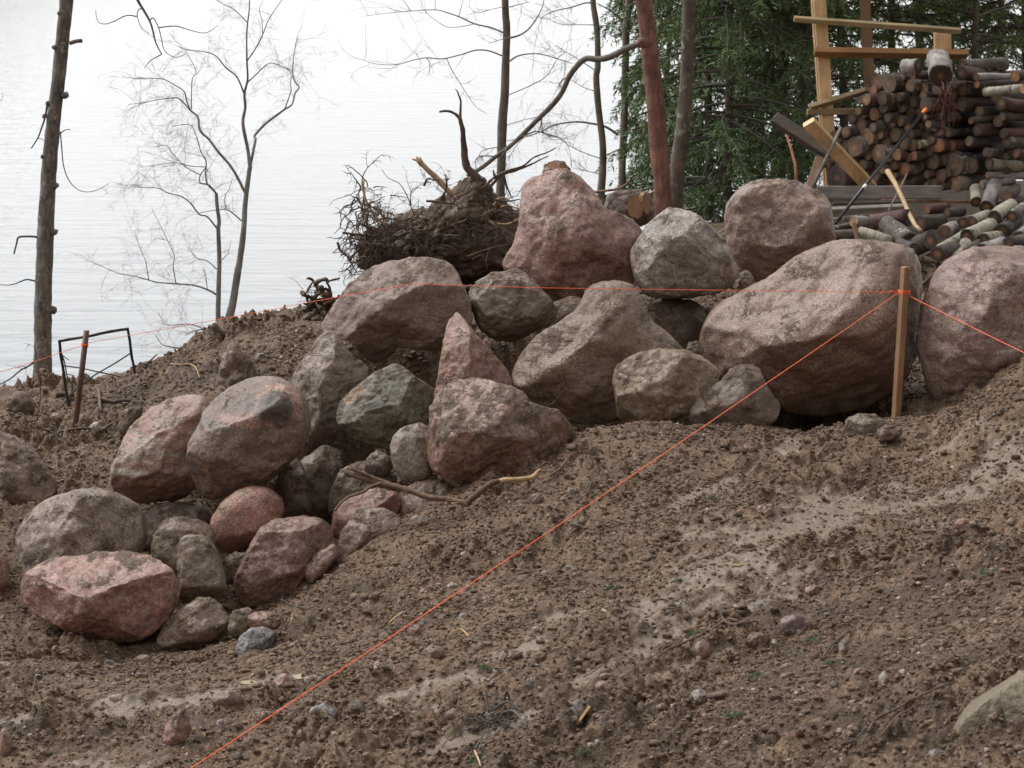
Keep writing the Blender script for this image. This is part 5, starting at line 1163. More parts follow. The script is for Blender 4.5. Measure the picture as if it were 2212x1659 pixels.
# ------------------------------------------------------------------ spruces: drooping boughs of needle sprays
def needle_mat(name, a, b2, c):
    m, t, b = newmat(name)
    tc = nd(t, 'ShaderNodeTexCoord'); at = nd(t, 'ShaderNodeAttribute', attribute_name='tint')
    n1 = nz(t, tc.outputs['Object'], 2.5, 4, .6)
    col = mix(t, ramp(t, n1, .35, .65), a, b2)
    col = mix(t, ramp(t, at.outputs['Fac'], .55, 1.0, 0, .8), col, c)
    t.links.new(col, b.inputs['Base Color']); b.inputs['Roughness'].default_value = .6
    return m
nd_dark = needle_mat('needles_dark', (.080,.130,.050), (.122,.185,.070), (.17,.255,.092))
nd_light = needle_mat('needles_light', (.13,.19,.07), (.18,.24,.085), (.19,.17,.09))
nrs = np.random.RandomState(9)
def boughs(root, x, y, z0, z1, count, Lr, mat, per=26, blade=(.018, .055), droop=.5, hang=.6, seed=0, gap=.3):
    rg = random.Random(seed); tw = MB(); B = []; D = []; S = []
    for k in range(count):
        z = z0 + (z1 - z0) * rg.random() ; az = rg.uniform(0, 6.283)
        if rg.random() < gap and k % 3 == 0: continue
        L = rg.uniform(*Lr) * (1.0 - .55 * max(0, (z - z0) / max(z1 - z0, .1)) ** 1.5)
        v = Vector((math.cos(az), math.sin(az), rg.uniform(-.1, .25))); p = Vector((x, y, z)); pts = [p.copy()]
        for j in range(8):
            v = (v + Vector((rg.gauss(0, .07), rg.gauss(0, .07), -droop * .16 + (.10 if j > 5 else 0)))).normalized()
            p = p + v * L / 8; pts.append(p.copy())
        tw.tube(pts, [.011 * (1 - .8 * j / 8) + .0015 for j in range(9)], 4, cap=False)
        for s in range(per):
            q = rg.uniform(.15, 1.0) ** .8 * 7.999; i = int(q); b0 = pts[i].lerp(pts[i + 1], q - i)
            d = (pts[i + 1] - pts[i]).normalized(); lat = Vector((-d.y, d.x, 0)) * rg.choice((-1, 1))
            dv = (d * .7 + lat * rg.uniform(.2, 1.0) + Vector((0, 0, -hang * rg.uniform(.3, 1.7)))).normalized()
            ln = rg.uniform(.10, .30) * (1.15 - .5 * q / 8)
            B.append(b0); D.append(dv); S.append(ln)
    B = np.array([tuple(b) for b in B]); D = np.array([tuple(d) for d in D]); S = np.array(S); n = len(B)
    m = 15
    tpos = nrs.rand(n, m) ; base = B[:, None, :] + D[:, None, :] * (S[:, None] * tpos)[:, :, None]
    base[:, :, 2] -= (S[:, None] * tpos ** 2) * .25 * hang
    rnd = nrs.randn(n, m, 3); rnd -= D[:, None, :] * (rnd * D[:, None, :]).sum(-1, keepdims=True); rnd /= np.linalg.norm(rnd, axis=-1, keepdims=True) + 1e-9
    bd = D[:, None, :] * .75 + rnd * .75; bd /= np.linalg.norm(bd, axis=-1, keepdims=True)
    bl = nrs.uniform(blade[0], blade[1], (n, m, 1)); wv = np.cross(bd, nrs.randn(n, m, 3)); wv /= np.linalg.norm(wv, axis=-1, keepdims=True) + 1e-9
    wd = bl * .10 + .0017
    a = base - wv * wd; b_ = base + wv * wd; c = base + bd * bl + wv * wd * .3; e = base + bd * bl - wv * wd * .3
    Vv = np.stack([a, b_, c, e], 2).reshape(-1, 3); Fv = np.arange(len(Vv)).reshape(-1, 4)
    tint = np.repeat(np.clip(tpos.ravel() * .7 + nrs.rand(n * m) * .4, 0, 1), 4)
    org = np.array(root.matrix_basis.translation)
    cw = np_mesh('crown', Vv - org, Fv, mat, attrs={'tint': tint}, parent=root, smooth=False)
    tw.build('crown_twigs', tw_dark, cw)
    return cw
def spruce(tr, Y, label, count, Lr, mat=nd_dark, bark=bk_moss, cat='tree', name='spruce_tree', group='spruces behind the firewood stack', z0=-.6, z1=4.2, **k):
    q = tr[-1]; root = empty(name, P(q[0], q[1], Y)); tag(root, label, cat, group)
    mb = MB(); top = P(tr[0][0], tr[0][1], Y)
    pts, rd = curve3(tr, Y); pts = [Vector((top.x - .05, Y, z1 + .6))] + pts; rd = [.012] + rd
    p, r = smooth(pts, rd, 4); mb.tube(p, r, 9, lump=.06, rng=rtw); mb.build('trunk', bark, root)
    boughs(root, top.x, Y, z0, z1, count, Lr, mat, seed=int(Y * 100), **k)
    return root
def T3(a): return [(U, V, w_ / .34178 * .3652) for U, V, w_ in R3t(a)]
spruce(T3([(800,-100,56),(790,350,62),(770,600,70),(758,900,82),(750,1250,95)]), 18.2, 'dark spruce with the blackest trunk left of the rack, boughs hanging', 150, (.5, 1.15), z0=-1.9, z1=3.5, hang=.9)
spruce(T3([(930,-100,66),(925,150,70),(900,600,76),(870,1000,84),(860,1250,90)]), 17.6, 'dark spruce whose trunk stands directly left of the pale rack post', 90, (.45, 1.0), z0=-1.7, z1=3.5, hang=.8)
spruce(T3([(480,-100,40),(470,400,44),(460,900,50),(455,1300,60)]), 17.2, 'dense green spruce filling the space between mossy trunk and blackest trunk', 290, (.55, 1.3), z0=-2.2, z1=3.2, hang=1.0, per=30)
spruce(T3([(330,-100,40),(340,400,44),(350,900,50),(355,1300,60)]), 18.8, 'drooping spruce just right of the mossy trunk, set farther back', 160, (.5, 1.1), z0=-2.2, z1=3.2, hang=.9)
spruce(T3([(120,-100,30),(100,400,34),(85,900,40),(80,1250,50)]), 19.3, 'spruce showing its boughs on both sides of the reddish pine', 150, (.35, .78), z0=-2.3, z1=3.2, hang=.8)
spruce(T3([(620,-100,50),(640,400,56),(650,900,60),(660,1300,70)]), 20.5, 'farther spruce half hidden behind the dense green one', 170, (.5, 1.3), z0=-2.2, z1=3.5, hang=.9)
spruce(T3([(1130,-100,44),(1140,400,48),(1150,900,54),(1150,1300,60)]), 18.6, 'light green young spruce between the pale rack post and brown post', 100, (.4, 1.0), nd_light, z0=-1.6, z1=3.2, hang=.3, droop=.1, per=22)
spruce(T3([(1430,-100,44),(1440,400,50),(1450,900,54),(1450,1300,60)]), 19.5, 'spruce standing behind the middle of the golden rail', 125, (.5, 1.25), z0=-1.4, z1=3.4, hang=.5, droop=.3)
spruce(T3([(1600,-100,50),(1600,400,54),(1600,900,54),(1600,1300,60)]), 21.0, 'spruce far behind the brown rack post at right', 120, (.5, 1.3), z0=-1.2, z1=3.4, hang=.6)
spruce(T3([(1930,-100,36),(1920,400,40),(1910,900,44),(1900,1300,50)]), 18.0, 'light green fir with loose boughs at the right end of the rails', 105, (.4, 1.0), nd_light, z0=-1.0, z1=3.2, hang=.25, droop=.05, per=22)
spruce(T3([(2080,-100,40),(2085,400,44),(2090,900,50),(2090,1300,56)]), 19.2, 'tall slim spruce at the upper right above the log stack', 110, (.4, 1.1), nd_light, z0=-1.0, z1=3.4, hang=.5, droop=.3)
spruce(T3([(2230,-100,60),(2235,400,64),(2240,900,66),(2240,1300,70)]), 20.0, 'spruce at the right edge of the frame behind the log stack', 130, (.5, 1.2), z0=-1.0, z1=3.4, hang=.5)
spruce(T3([(1790,-100,30),(1790,400,34),(1790,900,34),(1790,1300,40)]), 22.5, 'farthest spruce glimpsed through the gap right of the rack', 120, (.5, 1.3), z0=-1.2, z1=3.4, hang=.5)
# ------------------------------------------------------------------ upturned root plate, stumps and roots
peat = dict(A=(.085,.050,.034), B=(.040,.025,.018), C=(.10,.095,.04), cth=.66, mud=.6, rough=.8)
rt_dark = bark_mat('root_dark', (.12,.078,.055), (.06,.04,.03), sc=1.5); rt_pale = bark_mat('root_pale', (.56,.39,.22), (.40,.25,.13), sc=1.5); rt_mid = bark_mat('root_mid', (.19,.115,.072), (.10,.062,.042), sc=1.5)
Yp = 12.5
plate = empty('uprooted_stump', P(*R2([(800, 1650)])[0], Yp)); tag(plate, 'upturned root plate of a felled tree with dark peat and torn roots', 'stump')
soil = rock('root_soil', R2([(230,1760),(185,1600),(215,1470),(390,1425),(560,1360),(650,1330),(700,1290),(790,1250),(830,1190),(870,1160),(920,1130),(990,1150),(1030,1210),(1090,1260),(1220,1290),(1260,1400),(1270,1560),(1250,1700),(900,1760),(550,1760)]), Yp, rock_mat('peat', **peat), None, depth=.55, seed=91, sub=6, mud=.5, amp=4.2, lump=2.6, ncut=3, centre=(960, 510), cuts=[(.5,.2,.8,.8),(-.3,.6,.7,.75)])
soil.parent = plate; soil.location = soil.location - plate.location
def rpart(name, lines, mat, w0, w1, Y=None, dY=0.0, n=8, sp_=0):
    for b_ in lines:
        mb = MB(); ln = limb(mb, R2(b_), Y or Yp - .25, w0, w1, dY, n=n, lump=.16)
        if sp_: sprout(mb, ln, sp_, .12, .15, .0018, 1, 1.0, .1)
        mb.build(name, mat, plate)
rpart('broken_stem', [[(985,1240),(960,1130),(900,1060),(880,950),(870,820),(850,740)]], rt_dark, 23, 8, Yp)
rpart('broken_stem', [[(855,760),(830,725),(790,705),(750,702),(722,708)]], rt_dark, 7, 4.5, Yp)
rpart('broken_stem', [[(855,760),(856,690),(858,640),(845,600),(838,580),(824,563)]], rt_mid, 6, 2, Yp)
rpart('torn_root', [[(810,1240),(720,1140),(640,1065),(590,1010)]], rt_pale, 13, 12, Yp - .2)
for (a, b_) in (((590,1015),(548,1005)),((600,1015),(575,990)),((605,1020),(600,992))): rpart('torn_root', [[a, ((a[0]+b_[0])/2, (a[1]+b_[1])/2), b_]], rt_pale, 7, 2.5, Yp - .2)
rpart('root', [[(1000,1195),(1060,1130),(1150,1082),(1250,1050),(1320,995),(1400,965),(1460,935)],[(1030,1200),(1110,1110),(1200,1080),(1300,1040),(1360,1010),(1415,985)],[(1130,1110),(1150,1180),(1178,1245)],[(1075,1120),(1068,1095),(1062,1072)]], rt_dark, 7, 2, Yp - .1)
rpart('root', [[(235,1140),(250,1240),(270,1290),(310,1360),(350,1400),(410,1428)]], rt_pale, 6, 4.5, Yp - .35)
rpart('root', [[(232,1145),(245,1100),(270,1060),(310,1020),(355,980),(372,990)],[(565,1365),(545,1310),(520,1240),(470,1160),(400,1125),(358,1070)],[(545,1300),(540,1240),(560,1190),(610,1190)],[(410,1235),(470,1240),(520,1250)]], rt_dark, 2.6, 1.0, Yp - .3, sp_=3)
rpart('root', [[(110,1470),(200,1482),(300,1490),(370,1488)],[(150,1650),(190,1600),(260,1540),(350,1470),(450,1410),(560,1372)],[(640,1270),(700,1275),(780,1285),(830,1290)],[(625,1175),(650,1130),(690,1140)],[(1070,1260),(1110,1270),(1170,1270),(1230,1260)],[(740,1250),(770,1180),(760,1100)],[(80,1530),(95,1580),(140,1620),(180,1690)]], rt_dark, 6, 2.5, Yp - .35, sp_=8)
rpart('root', [[(1070,1300),(1090,1260),(1130,1250),(1165,1265)],[(1110,1310),(1160,1300),(1230,1320)],[(1090,1415),(1160,1415),(1225,1380)]], rt_pale, 6, 2.5, Yp - .3)
rpart('root', [[(900,1620),(980,1590),(1060,1565),(1165,1540)],[(1040,1565),(1020,1640),(1025,1700)],[(930,1640),(1000,1600)]], rt_mid, 2.2, 1.1, Yp - .75)
rg = random.Random(31)
for k in range(24):      # thick tapering roots torn out all round the plate
    x0, y0 = rg.choice(((330, 1480), (420, 1450), (520, 1400), (640, 1340), (700, 1450), (900, 1400), (1050, 1350), (560, 1550)))
    x0 += rg.uniform(-60, 60); y0 += rg.uniform(-40, 60); an = rg.uniform(.9, 3.6) if x0 < 600 else rg.uniform(-.4, 6.0); pts = []; L = rg.uniform(90, 190); x, y = x0, y0
    for j in range(7):
        q = R2([(x, y)])[0]; pts.append(P(q[0], q[1], Yp - .12 - .05 * j * rg.uniform(.3, 1))); an += rg.gauss(0, .35); x += math.cos(an) * L / 7; y -= math.sin(an) * L / 7 * -.8
    r0 = rg.uniform(.007, .016); p, r = smooth(pts, [r0 * (1 - .12 * j) for j in range(7)], 3); mb = MB(); mb.tube(p, r, 7, lump=.22, rng=rtw); sprout(mb, p, 5, .1, .2, .0018, 1, 1.0, .2); mb.build('root', rt_dark if rg.random() < .6 else rt_mid, plate)
mb = MB()
def walk(mb, p, v, L, r, droop=.25, k=9, br=1):
    pts = [p.copy()]
    for j in range(k):
        v = (v + Vector((rg.gauss(0, .35), rg.gauss(0, .3), rg.gauss(0, .3) - droop * .4))).normalized(); p = p + v * L / k; pts.append(p.copy())
    mb.tube(pts, [r * (1 - .6 * j / k) for j in range(k + 1)], 4, cap=False)
    for c in range(br): 
        q = pts[rg.randrange(1, k)]; walk(mb, q, Vector((rg.gauss(0, 1), rg.gauss(0, .7), rg.gauss(-.3, .8))).normalized(), L * .5, r * .6, droop, 6, br - 1)
for k in range(95):
    x = rg.uniform(165, 430); y = rg.uniform(1180 if x < 330 else 1330, 1640)
    if x > 380 and rg.random() < .5: continue
    q = R2([(x, y)])[0]
    walk(mb, P(q[0], q[1], Yp - rg.uniform(.0, .45)), Vector((rg.gauss(-.3, .8), rg.gauss(0, .6), rg.gauss(-.2, .8))).normalized(), rg.uniform(.08, .28), rg.uniform(.002, .0065), .3, 9, 2)
for k in range(120):
    x = rg.uniform(430, 1230); y = 1500 - (x - 430) * .25 + rg.uniform(-120, 180); q = R2([(x, y)])[0]
    walk(mb, P(q[0], q[1], Yp - rg.uniform(.2, .5)), Vector((rg.gauss(0, .8), rg.gauss(-.3, .4), rg.gauss(0, .8))).normalized(), rg.uniform(.06, .2), rg.uniform(.001, .003), .3, 8, 1)
o = mb.build('fine_roots', rt_dark, plate); o['kind'] = 'stuff'
mb = MB()
for k in range(80):
    x = rg.gauss(345, 60); y = 1300 + (x - 260) * .45 + rg.gauss(0, 22); q = R2([(x, y)])[0]
    walk(mb, P(q[0], q[1], Yp - rg.uniform(.3, .5)), Vector((rg.gauss(.6, .5), rg.gauss(0, .4), rg.gauss(-.3, .4))).normalized(), rg.uniform(.05, .13), .0016, .1, 6, 1)
o = mb.build('root_fibres', rt_mid, plate); o['kind'] = 'stuff'
s_ = rock('trapped_stone', R2([(775,1370),(790,1330),(850,1300),(920,1310),(900,1360),(840,1395),(780,1390)]), Yp - .36, smat['grey'], None, seed=55, sub=4); s_.parent = plate; s_.location = s_.location - plate.location
# second root ball further left
rb = empty('root_ball', P(*R4([(2000, 420)])[0], 11.8)); tag(rb, 'small torn ball of twisted brown roots on the bank beside the purple brown boulder', 'stump')
for k in range(15):
    x, y = rg.uniform(1960, 2100), rg.uniform(230, 400); pts = []
    for j in range(6):
        q = R4([(x, y)])[0]; pts.append(P(q[0], q[1], 11.55 + rg.uniform(-.06, .1))); x += rg.gauss(-8, 42); y += rg.gauss(0, 36); x = min(max(x, 1890), 2140); y = min(max(y, 180), 440)
    mb = MB(); r0 = rg.uniform(.006, .016); p, r = smooth(pts, [r0 * (1 - .1 * j) for j in range(6)], 4); mb.tube(p, r, 7, lump=.25, rng=rtw)
    mb.build('root', rt_dark if rg.random() < .55 else rt_mid, rb)
mb = MB()
for k in range(24):
    q = R4([(rg.uniform(1900, 2120), rg.uniform(220, 420))])[0]; walk(mb, P(*q, 11.55), Vector((rg.gauss(-.3, 1), rg.gauss(0, .5), rg.gauss(.2, .8))).normalized(), rg.uniform(.06, .16), .0016, .1, 7, 1)
mb.build('fine_roots', rt_dark, rb)
# sawn stumps behind the tallest boulder
def stump(outline, Y, label, faces_, seed):
    root = empty('sawn_stump', P(outline[0][0], outline[0][1], Y)); tag(root, label, 'stump')
    st = rock('bark', outline, Y, rock_mat('stump_bark%d' % seed, (.16,.115,.085), (.08,.058,.045), (.17,.18,.06), .60 if seed == 71 else .75, mud=.5), None, seed=seed, sub=5, mud=.2, amp=1.2, ncut=2); st.parent = root; st.location = st.location - root.location
    for (c, axis, rx, ry, th) in faces_:
        U, V = c; mb = MB(); C = P(U, V, Y - .17); s = mpp(U, V, Y)
        nrm = Vector(axis).normalized(); a = nrm.orthogonal().normalized()
        a = (RIGHT * math.cos(th) + UP * math.sin(th)); a = (a - nrm * a.dot(nrm)).normalized(); b_ = nrm.cross(a)
        n = 18; rim = [1 + rtw.uniform(-.09, .09) for _ in range(n)]
        vs = [C + a * math.cos(6.283 * j / n) * rx * s * rim[j] + b_ * math.sin(6.283 * j / n) * ry * s * rim[j] for j in range(n)]
        bk_ = [v - nrm * .03 for v in vs]
        mb.add(vs + bk_, [tuple(range(n))] + [(j, n + j, n + (j + 1) % n, (j + 1) % n) for j in range(n)]); mb.build('cut_face', ct_cutw, root, smooth=False)
ct_cutw = wood_mat('fresh_cut', (.29,.155,.075), (.19,.10,.052), sc=.6)
stump(R2([(1765,1290),(1785,1240),(1850,1205),(1950,1200),(2040,1215),(2085,1290),(2085,1350),(2050,1410),(1960,1440),(1850,1400),(1770,1340)]), 12.35, 'mossy sawn stump with orange cut faces right of the tallest boulder', [((1372, 447), (-.15,-1,.15), 17, 25, .1), ((1396, 440), (.75,-.75,.1), 11, 23, .2)], 71)
stump(R2([(1370,1095),(1390,1050),(1420,1020),(1470,1015),(1520,1035),(1550,1075),(1540,1130),(1400,1130)]), 12.3, 'sawn stump with pale cut peeping over the top of the tallest boulder', [((1196, 358), (-.35,-1,.5), 15, 9, -.5), ((1216, 361), (.45,-1,.35), 11, 8, -.7)], 72)
# bits of branch among the stumps
def stick(name, pts, Ys, w0, w1, mat, label, cat='branch', twigs=0, k=4):
    n = len(pts); P3 = []; rd = []
    for i, q in enumerate(pts):
        yy = Ys[0] + (Ys[1] - Ys[0]) * i / (n - 1); P3.append(P(q[0], q[1], yy)); rd.append(mpp(q[0], q[1], yy) * (w0 + (w1 - w0) * i / (n - 1)) / 2)
    p, r = smooth(P3, rd, k); mb = MB(); mb.tube(p, r, 8, lump=.14, rng=rtw)
    if twigs: sprout(mb, p, twigs, .12, .05, .0016, 1, .9, .1)
    return tag(mb.build(name, mat, loc=p[0]), label, cat)
stick('branch', R2([(1700,1215),(1780,1205),(1860,1190),(1920,1150),(1940,1120)]), (12.6, 12.3), 6, 4, rt_mid, 'short branch stub with a bright broken end above the mossy stump')
stick('branch', R2([(2030,1225),(2060,1220),(2085,1205)]), (12.6, 12.6), 5, 4, rt_pale, 'pale splintered branch end beside the foot of the reddish pine')

# ------------------------------------------------------------------ stakes, orange string, bent frame
w_stake = wood_mat('stake_wood', (.33,.195,.10), (.22,.125,.065)); w_rod = wood_mat('rod_wood', (.125,.062,.042), (.08,.04,.028))
sb, st_ = P(1934, 925, 9.98), P(1956, 576, 10.0)
stake = empty('wooden_stake', (sb.x, sb.y, sb.z)); tag(stake, 'tall square brown wooden stake wound with orange string, right of the largest boulder', 'stake')
mb = MB(); sb2 = sb + (sb - st_).normalized() * .12
mb.box(sb2, st_, .034, .034, (RIGHT * .86 + FWD * .5)); mb.build('post', w_stake, stake)
ostr = plain('orange_string', (.95,.14,.045), .5, 0, .08)
def tie(root, c, ax, w_, turns, hgt, r, mat):
    ax = Vector(ax).normalized(); s = (RIGHT * .86 + FWD * .5); s = (s - ax * s.dot(ax)).normalized(); n = ax.cross(s); mb = MB(); pts = []
    for i in range(turns * 4 + 1):
        q = [(-1, -1), (1, -1), (1, 1), (-1, 1)][i % 4]; pts.append(Vector(c) + s * q[0] * w_ + n * q[1] * w_ + ax * (hgt * math.sin(i * 1.9)))
    mb.tube(pts, r, 5); return mb.build('string_winding', mat, root)
axs = st_ - sb
tie(stake, P(1953, 631, 10.0), axs, .020, 6, .010, .0017, ostr)
tk = P(1940, 632, 9.97)
mb = MB(); mb.tube([tk, P(1928, 627, 9.96), P(1917, 633, 9.95), P(1906, 629, 9.95), P(1899, 637, 9.94)], .0016, 5); mb.build('string_end', ostr, stake)
def string(pts, label, r=.0016):
    p3 = [P(*q) for q in pts]; out = []
    for a, b_ in zip(p3[:-1], p3[1:]):
        n = 10; L = (b_ - a).length
        for j in range(n): 
            t = j / n; out.append(a.lerp(b_, t) - Vector((0, 0, 1)) * (4 * t * (1 - t)) * .0008 * L)
    out.append(p3[-1]); mb = MB(); mb.tube(out, r, 6); return tag(mb.build('orange_string', ostr), label, 'string', 'orange marking strings')
string([(1940,631,9.98),(1180,622,10.05),(890,613,10.16),(700,647,10.6),(471,690,11.0),(183,742,11.02)], 'orange string from the tall stake across the boulders to the reddish stake at left', .0014)
string([(183,744,10.98),(90,776,10.9),(-60,822,10.8)], 'orange string running from the reddish stake out of the left edge', .0014)
string([(1938,634,9.97),(1650,832,8.6),(1240,1112,7.35),(830,1385,6.45),(420,1655,5.75),(300,1735,5.58)], 'orange string slanting from the tall stake down across the mud to the lower left', .0016)
string([(1966,640,9.98),(2080,697,9.5),(2212,762,9.0),(2330,818,8.6)], 'orange string from the tall stake out of the right edge past the big boulder', .0016)
ra, rb_ = P(160, 940, 11.0), P(187, 715, 11.03)
rod = empty('marker_stake', tuple(ra)); tag(rod, 'round reddish brown stake with orange string standing on the left bank', 'stake')
mb = MB(); mb.tube([ra + (ra - rb_).normalized() * .1, ra, ra.lerp(rb_, .5), rb_], [.0155, .0155, .015, .0145], 12); mb.build('post', w_rod, rod)
tie(rod, P(183, 745, 11.02), rb_ - ra, .014, 4, .006, .0022, ostr)
ends = plain('stake_top', (.45,.36,.27), .7); mb = MB(); mb.tube([rb_, rb_ + (rb_ - ra).normalized() * .004], .0142, 12); mb.build('cut_top', ends, rod)
fr = empty('bent_frame', P(138, 880, 11.5)); tag(fr, 'crooked black frame of thin charred bars standing behind the reddish stake', 'frame')
cb = bark_mat('charred', (.035,.032,.03), (.016,.015,.014), sc=2)
for (pts, w0, w1) in ((R4([(440,985),(420,900),(405,790),(385,670),(376,572)]), 6.5, 6.5), (R4([(370,578),(440,565),(560,545),(700,515),(812,498)]), 6, 6.5), (R4([(806,492),(818,560),(830,660),(842,720),(852,780)]), 6, 6)):
    mb = MB(); limb(mb, pts, 11.5, w0, w1, n=7, lump=.14); mb.build('bar', cb, fr)
for (pts, w0, w1) in ((R4([(405,733),(500,745),(620,770),(760,800)]), 3, 3), (R4([(825,652),(720,720),(600,790),(520,850),(470,890),(380,1000)]), 3.5, 3.5), (R4([(385,640),(410,720),(425,800),(460,860),(452,890)]), 3, 3), (R4([(395,665),(420,685),(435,692)]), 2, 2), (R4([(420,785),(450,790),(468,797)]), 2, 2)):
    mb = MB(); limb(mb, pts, 11.5, w0, w1, n=6, lump=.14); mb.build('crossbar', tw_dark, fr)

# ------------------------------------------------------------------ root branch on the boulders, sticks, splinters, sprigs
rbch = empty('root_branch', P(905, 1085, 9.05)); tag(rbch, 'long forked brown root with torn ends lying below the mottled pink boulder', 'root')
def R5(a): return [(702 + x * .34178, 540 + y * .34178) for x, y in a]
for (pts, w0, w1, Ys, m_) in ((R5([(130,1395),(150,1410),(230,1440),(330,1470),(430,1490),(530,1520),(640,1560),(760,1575),(860,1595),(910,1610)]), 10, 9, (9.12, 9.02), rt_mid), (R5([(175,1385),(250,1415),(330,1450),(420,1480)]), 6, 7, (9.1, 9.08), rt_mid), (R5([(900,1600),(930,1570),(990,1520),(1050,1475),(1100,1460)]), 11, 9, (9.02, 9.05), rt_mid), (R5([(1070,1470),(1130,1455),(1230,1450),(1300,1440),(1340,1415)]), 8, 8, (9.05, 9.1), rt_pale), (R5([(1330,1420),(1350,1395),(1365,1385)]), 7, 2, (9.1, 9.1), rt_pale), (R5([(1335,1425),(1360,1415),(1370,1405)]), 4, 2, (9.1, 9.1), rt_pale), (R5([(130,1395),(140,1380),(150,1375)]), 9, 5, (9.12, 9.12), rt_pale),
  (R5([(380,1470),(300,1490),(240,1530),(150,1560),(100,1600),(60,1650)]), 5, 4, (9.08, 9.0), rt_mid), (R5([(500,1510),(530,1560),(560,1610),(610,1640)]), 1.6, 1, (9.05, 9.0), rt_mid), (R5([(860,1590),(760,1590),(640,1640),(560,1660)]), 2, 1.2, (9.0, 8.95), rt_mid), (R5([(880,1600),(875,1640),(870,1655)]), 1.6, 1, (9.0, 8.98), rt_mid), (R5([(850,1590),(820,1600),(800,1602)]), 3, 2.5, (9.0, 8.98), rt_pale)):
    n = len(pts); P3 = [P(q[0], q[1], Ys[0] + (Ys[1] - Ys[0]) * i / (n - 1)) for i, q in enumerate(pts)]; rd = [1.35 * mpp(pts[0][0], pts[0][1], 9.05) * (w0 + (w1 - w0) * i / (n - 1)) / 2 for i in range(n)]
    p, r = smooth(P3, rd, 4); mb = MB(); mb.tube(p, r, 9, lump=.14, rng=rtw); mb.build('root', m_, rbch)
TW = 'sticks and twigs lying in the mud'
def gstick(pts, w0, w1, mat, label, lift=.006, twigs=0, cat='twig', name='twig', arch=0.0):
    n = len(pts); P3 = []; rd = []
    for i, (U, V) in enumerate(pts):
        g = G(U, V); g = g + Vector((0, -.012, lift + arch * math.sin(math.pi * i / (n - 1)))); P3.append(g); rd.append(mpp(U, V, g.y) * (w0 + (w1 - w0) * i / (n - 1)) / 2)
    p, r = smooth(P3, rd, 4); mb = MB(); mb.tube(p, r, 7, lump=.14, rng=rtw)
    if twigs: sprout(mb, p, twigs, .08, .0, .0013, 0, .8, .2)
    return tag(mb.build(name, mat, loc=p[0]), label, cat, TW)
def R8(a): return [(702 + x * .3488, 1080 + y * .3488) for x, y in a]
def R9(a): return [(1440 + x * .3488, 1080 + y * .3488) for x, y in a]
def R7(a): return [(x * .3488, 1080 + y * .3488) for x, y in a]
dk = tw_dark
gstick(R9([(0,970),(60,945),(130,915),(220,850),(300,800),(380,785),(440,765)]) + [], 3.5, 6, rt_mid, 'long thin yellow brown branch with a thick end on the heap, right of centre', .012)
gstick(R8([(1660,1165),(1770,1150),(1900,1080),(2000,1020),(2120,960),(2210,925)]), 2.2, 3.6, rt_mid, 'thin end of branch lying over the wet track, with side twigs', .01, 4)
gstick(R9([(285,680),(330,710),(345,750),(400,790),(480,800),(520,795)]), 8, 6, rt_dark, 'dark knotty root piece crossing the thick end of the yellow brown branch', .012)
gstick(R9([(1100,640),(1130,600),(1180,555),(1260,520),(1355,500)]), 3.4, 2.6, dk, 'dark curved twig arching over the dark heap', .015, 3, arch=.02)
gstick(R9([(930,715),(1000,690),(1040,685)]), 3, 2, dk, 'short dark twig near the mottled purple stone', .01, 2)
gstick(R9([(805,855),(850,810),(920,770),(985,740)]), 3, 2, dk, 'dark crooked twig lying left of the split clod', .01, 3)
gstick(R9([(1190,900),(1230,830),(1290,750),(1350,680)]), 5, 3.4, rt_mid, 'reddish peeled stick slanting up the dark heap', .012, 4)
gstick(R9([(955,1005),(1000,940),(1060,880),(1120,830)]), 6, 4, rt_dark, 'dark thick stick at the split clod', .012)
gstick(R9([(1240,1480),(1290,1410),(1400,1330),(1500,1275),(1600,1250),(1700,1210),(1790,1180)]), 6, 4.4, rt_dark, 'longer dark fork of the stick above the large yellowish stone', .016)
gstick(R9([(1260,1555),(1330,1490),(1420,1420),(1510,1350),(1600,1270)]), 4, 3.4, rt_mid, 'lower lighter fork of the stick above the large yellowish stone', .016)
gstick(R9([(1090,1525),(1160,1500),(1220,1470)]), 4, 4, dk, 'dark short twig left of the reddish lump at lower right', .01)
gstick(R9([(1690,75),(1740,70),(1790,45),(1850,-10)]), 4, 2.4, dk, 'dark forked twig lying on the pale track at upper right', .02, 6)
gstick(R9([(1780,265),(1850,255),(1920,262),(1990,275),(2060,285)]), 3, 2, dk, 'wavy dark twig at the top of the dark heap', .012, 2)
gstick(R9([(1930,320),(1970,290),(2010,260)]), 2.6, 2, dk, 'short dark twig crossing the wavy one', .012)
gstick(R9([(1945,790),(1950,730),(1970,680)]), 2.6, 2, dk, 'thin root hanging at the dark hollow on the right', .012, 2)
gstick(R9([(200,1375),(280,1380),(390,1382)]), 4, 4, rt_mid, 'short peeled stick near the bottom right of centre', .012)
gstick(R9([(440,1160),(480,1230),(530,1325)]), 2.6, 2, rt_mid, 'thin yellowish twig hanging down the lower heap', .01)
gstick(R9([(160,430),(200,390),(270,360),(295,325)]), 2.6, 2, rt_mid, 'curved thin twig left of the little puddle', .012)
gstick(R9([(0,620),(60,630),(130,655)]), 3, 2, dk, 'dark twig at the edge of the wet track', .01, 3)
gstick(R9([(-30,705),(20,695),(90,682)]), 5, 3, dk, 'dark smooth stick half sunk near the egg shaped pebble', .008)
gstick(R8([(765,868),(800,846),(850,843),(892,868)]), 4, 3.6, rt_pale, 'bent yellowish root piece in the mud right of the string', .014, arch=.012)
gstick(R8([(885,870),(910,885),(940,895)]), 5, 3, dk, 'dark end of the bent yellowish root piece', .01)
gstick(R8([(335,810),(380,775),(430,720),(500,660),(600,625)]), 2.6, 1.8, rt_mid, 'long thin root on the slope just left of the string', .01, 2)
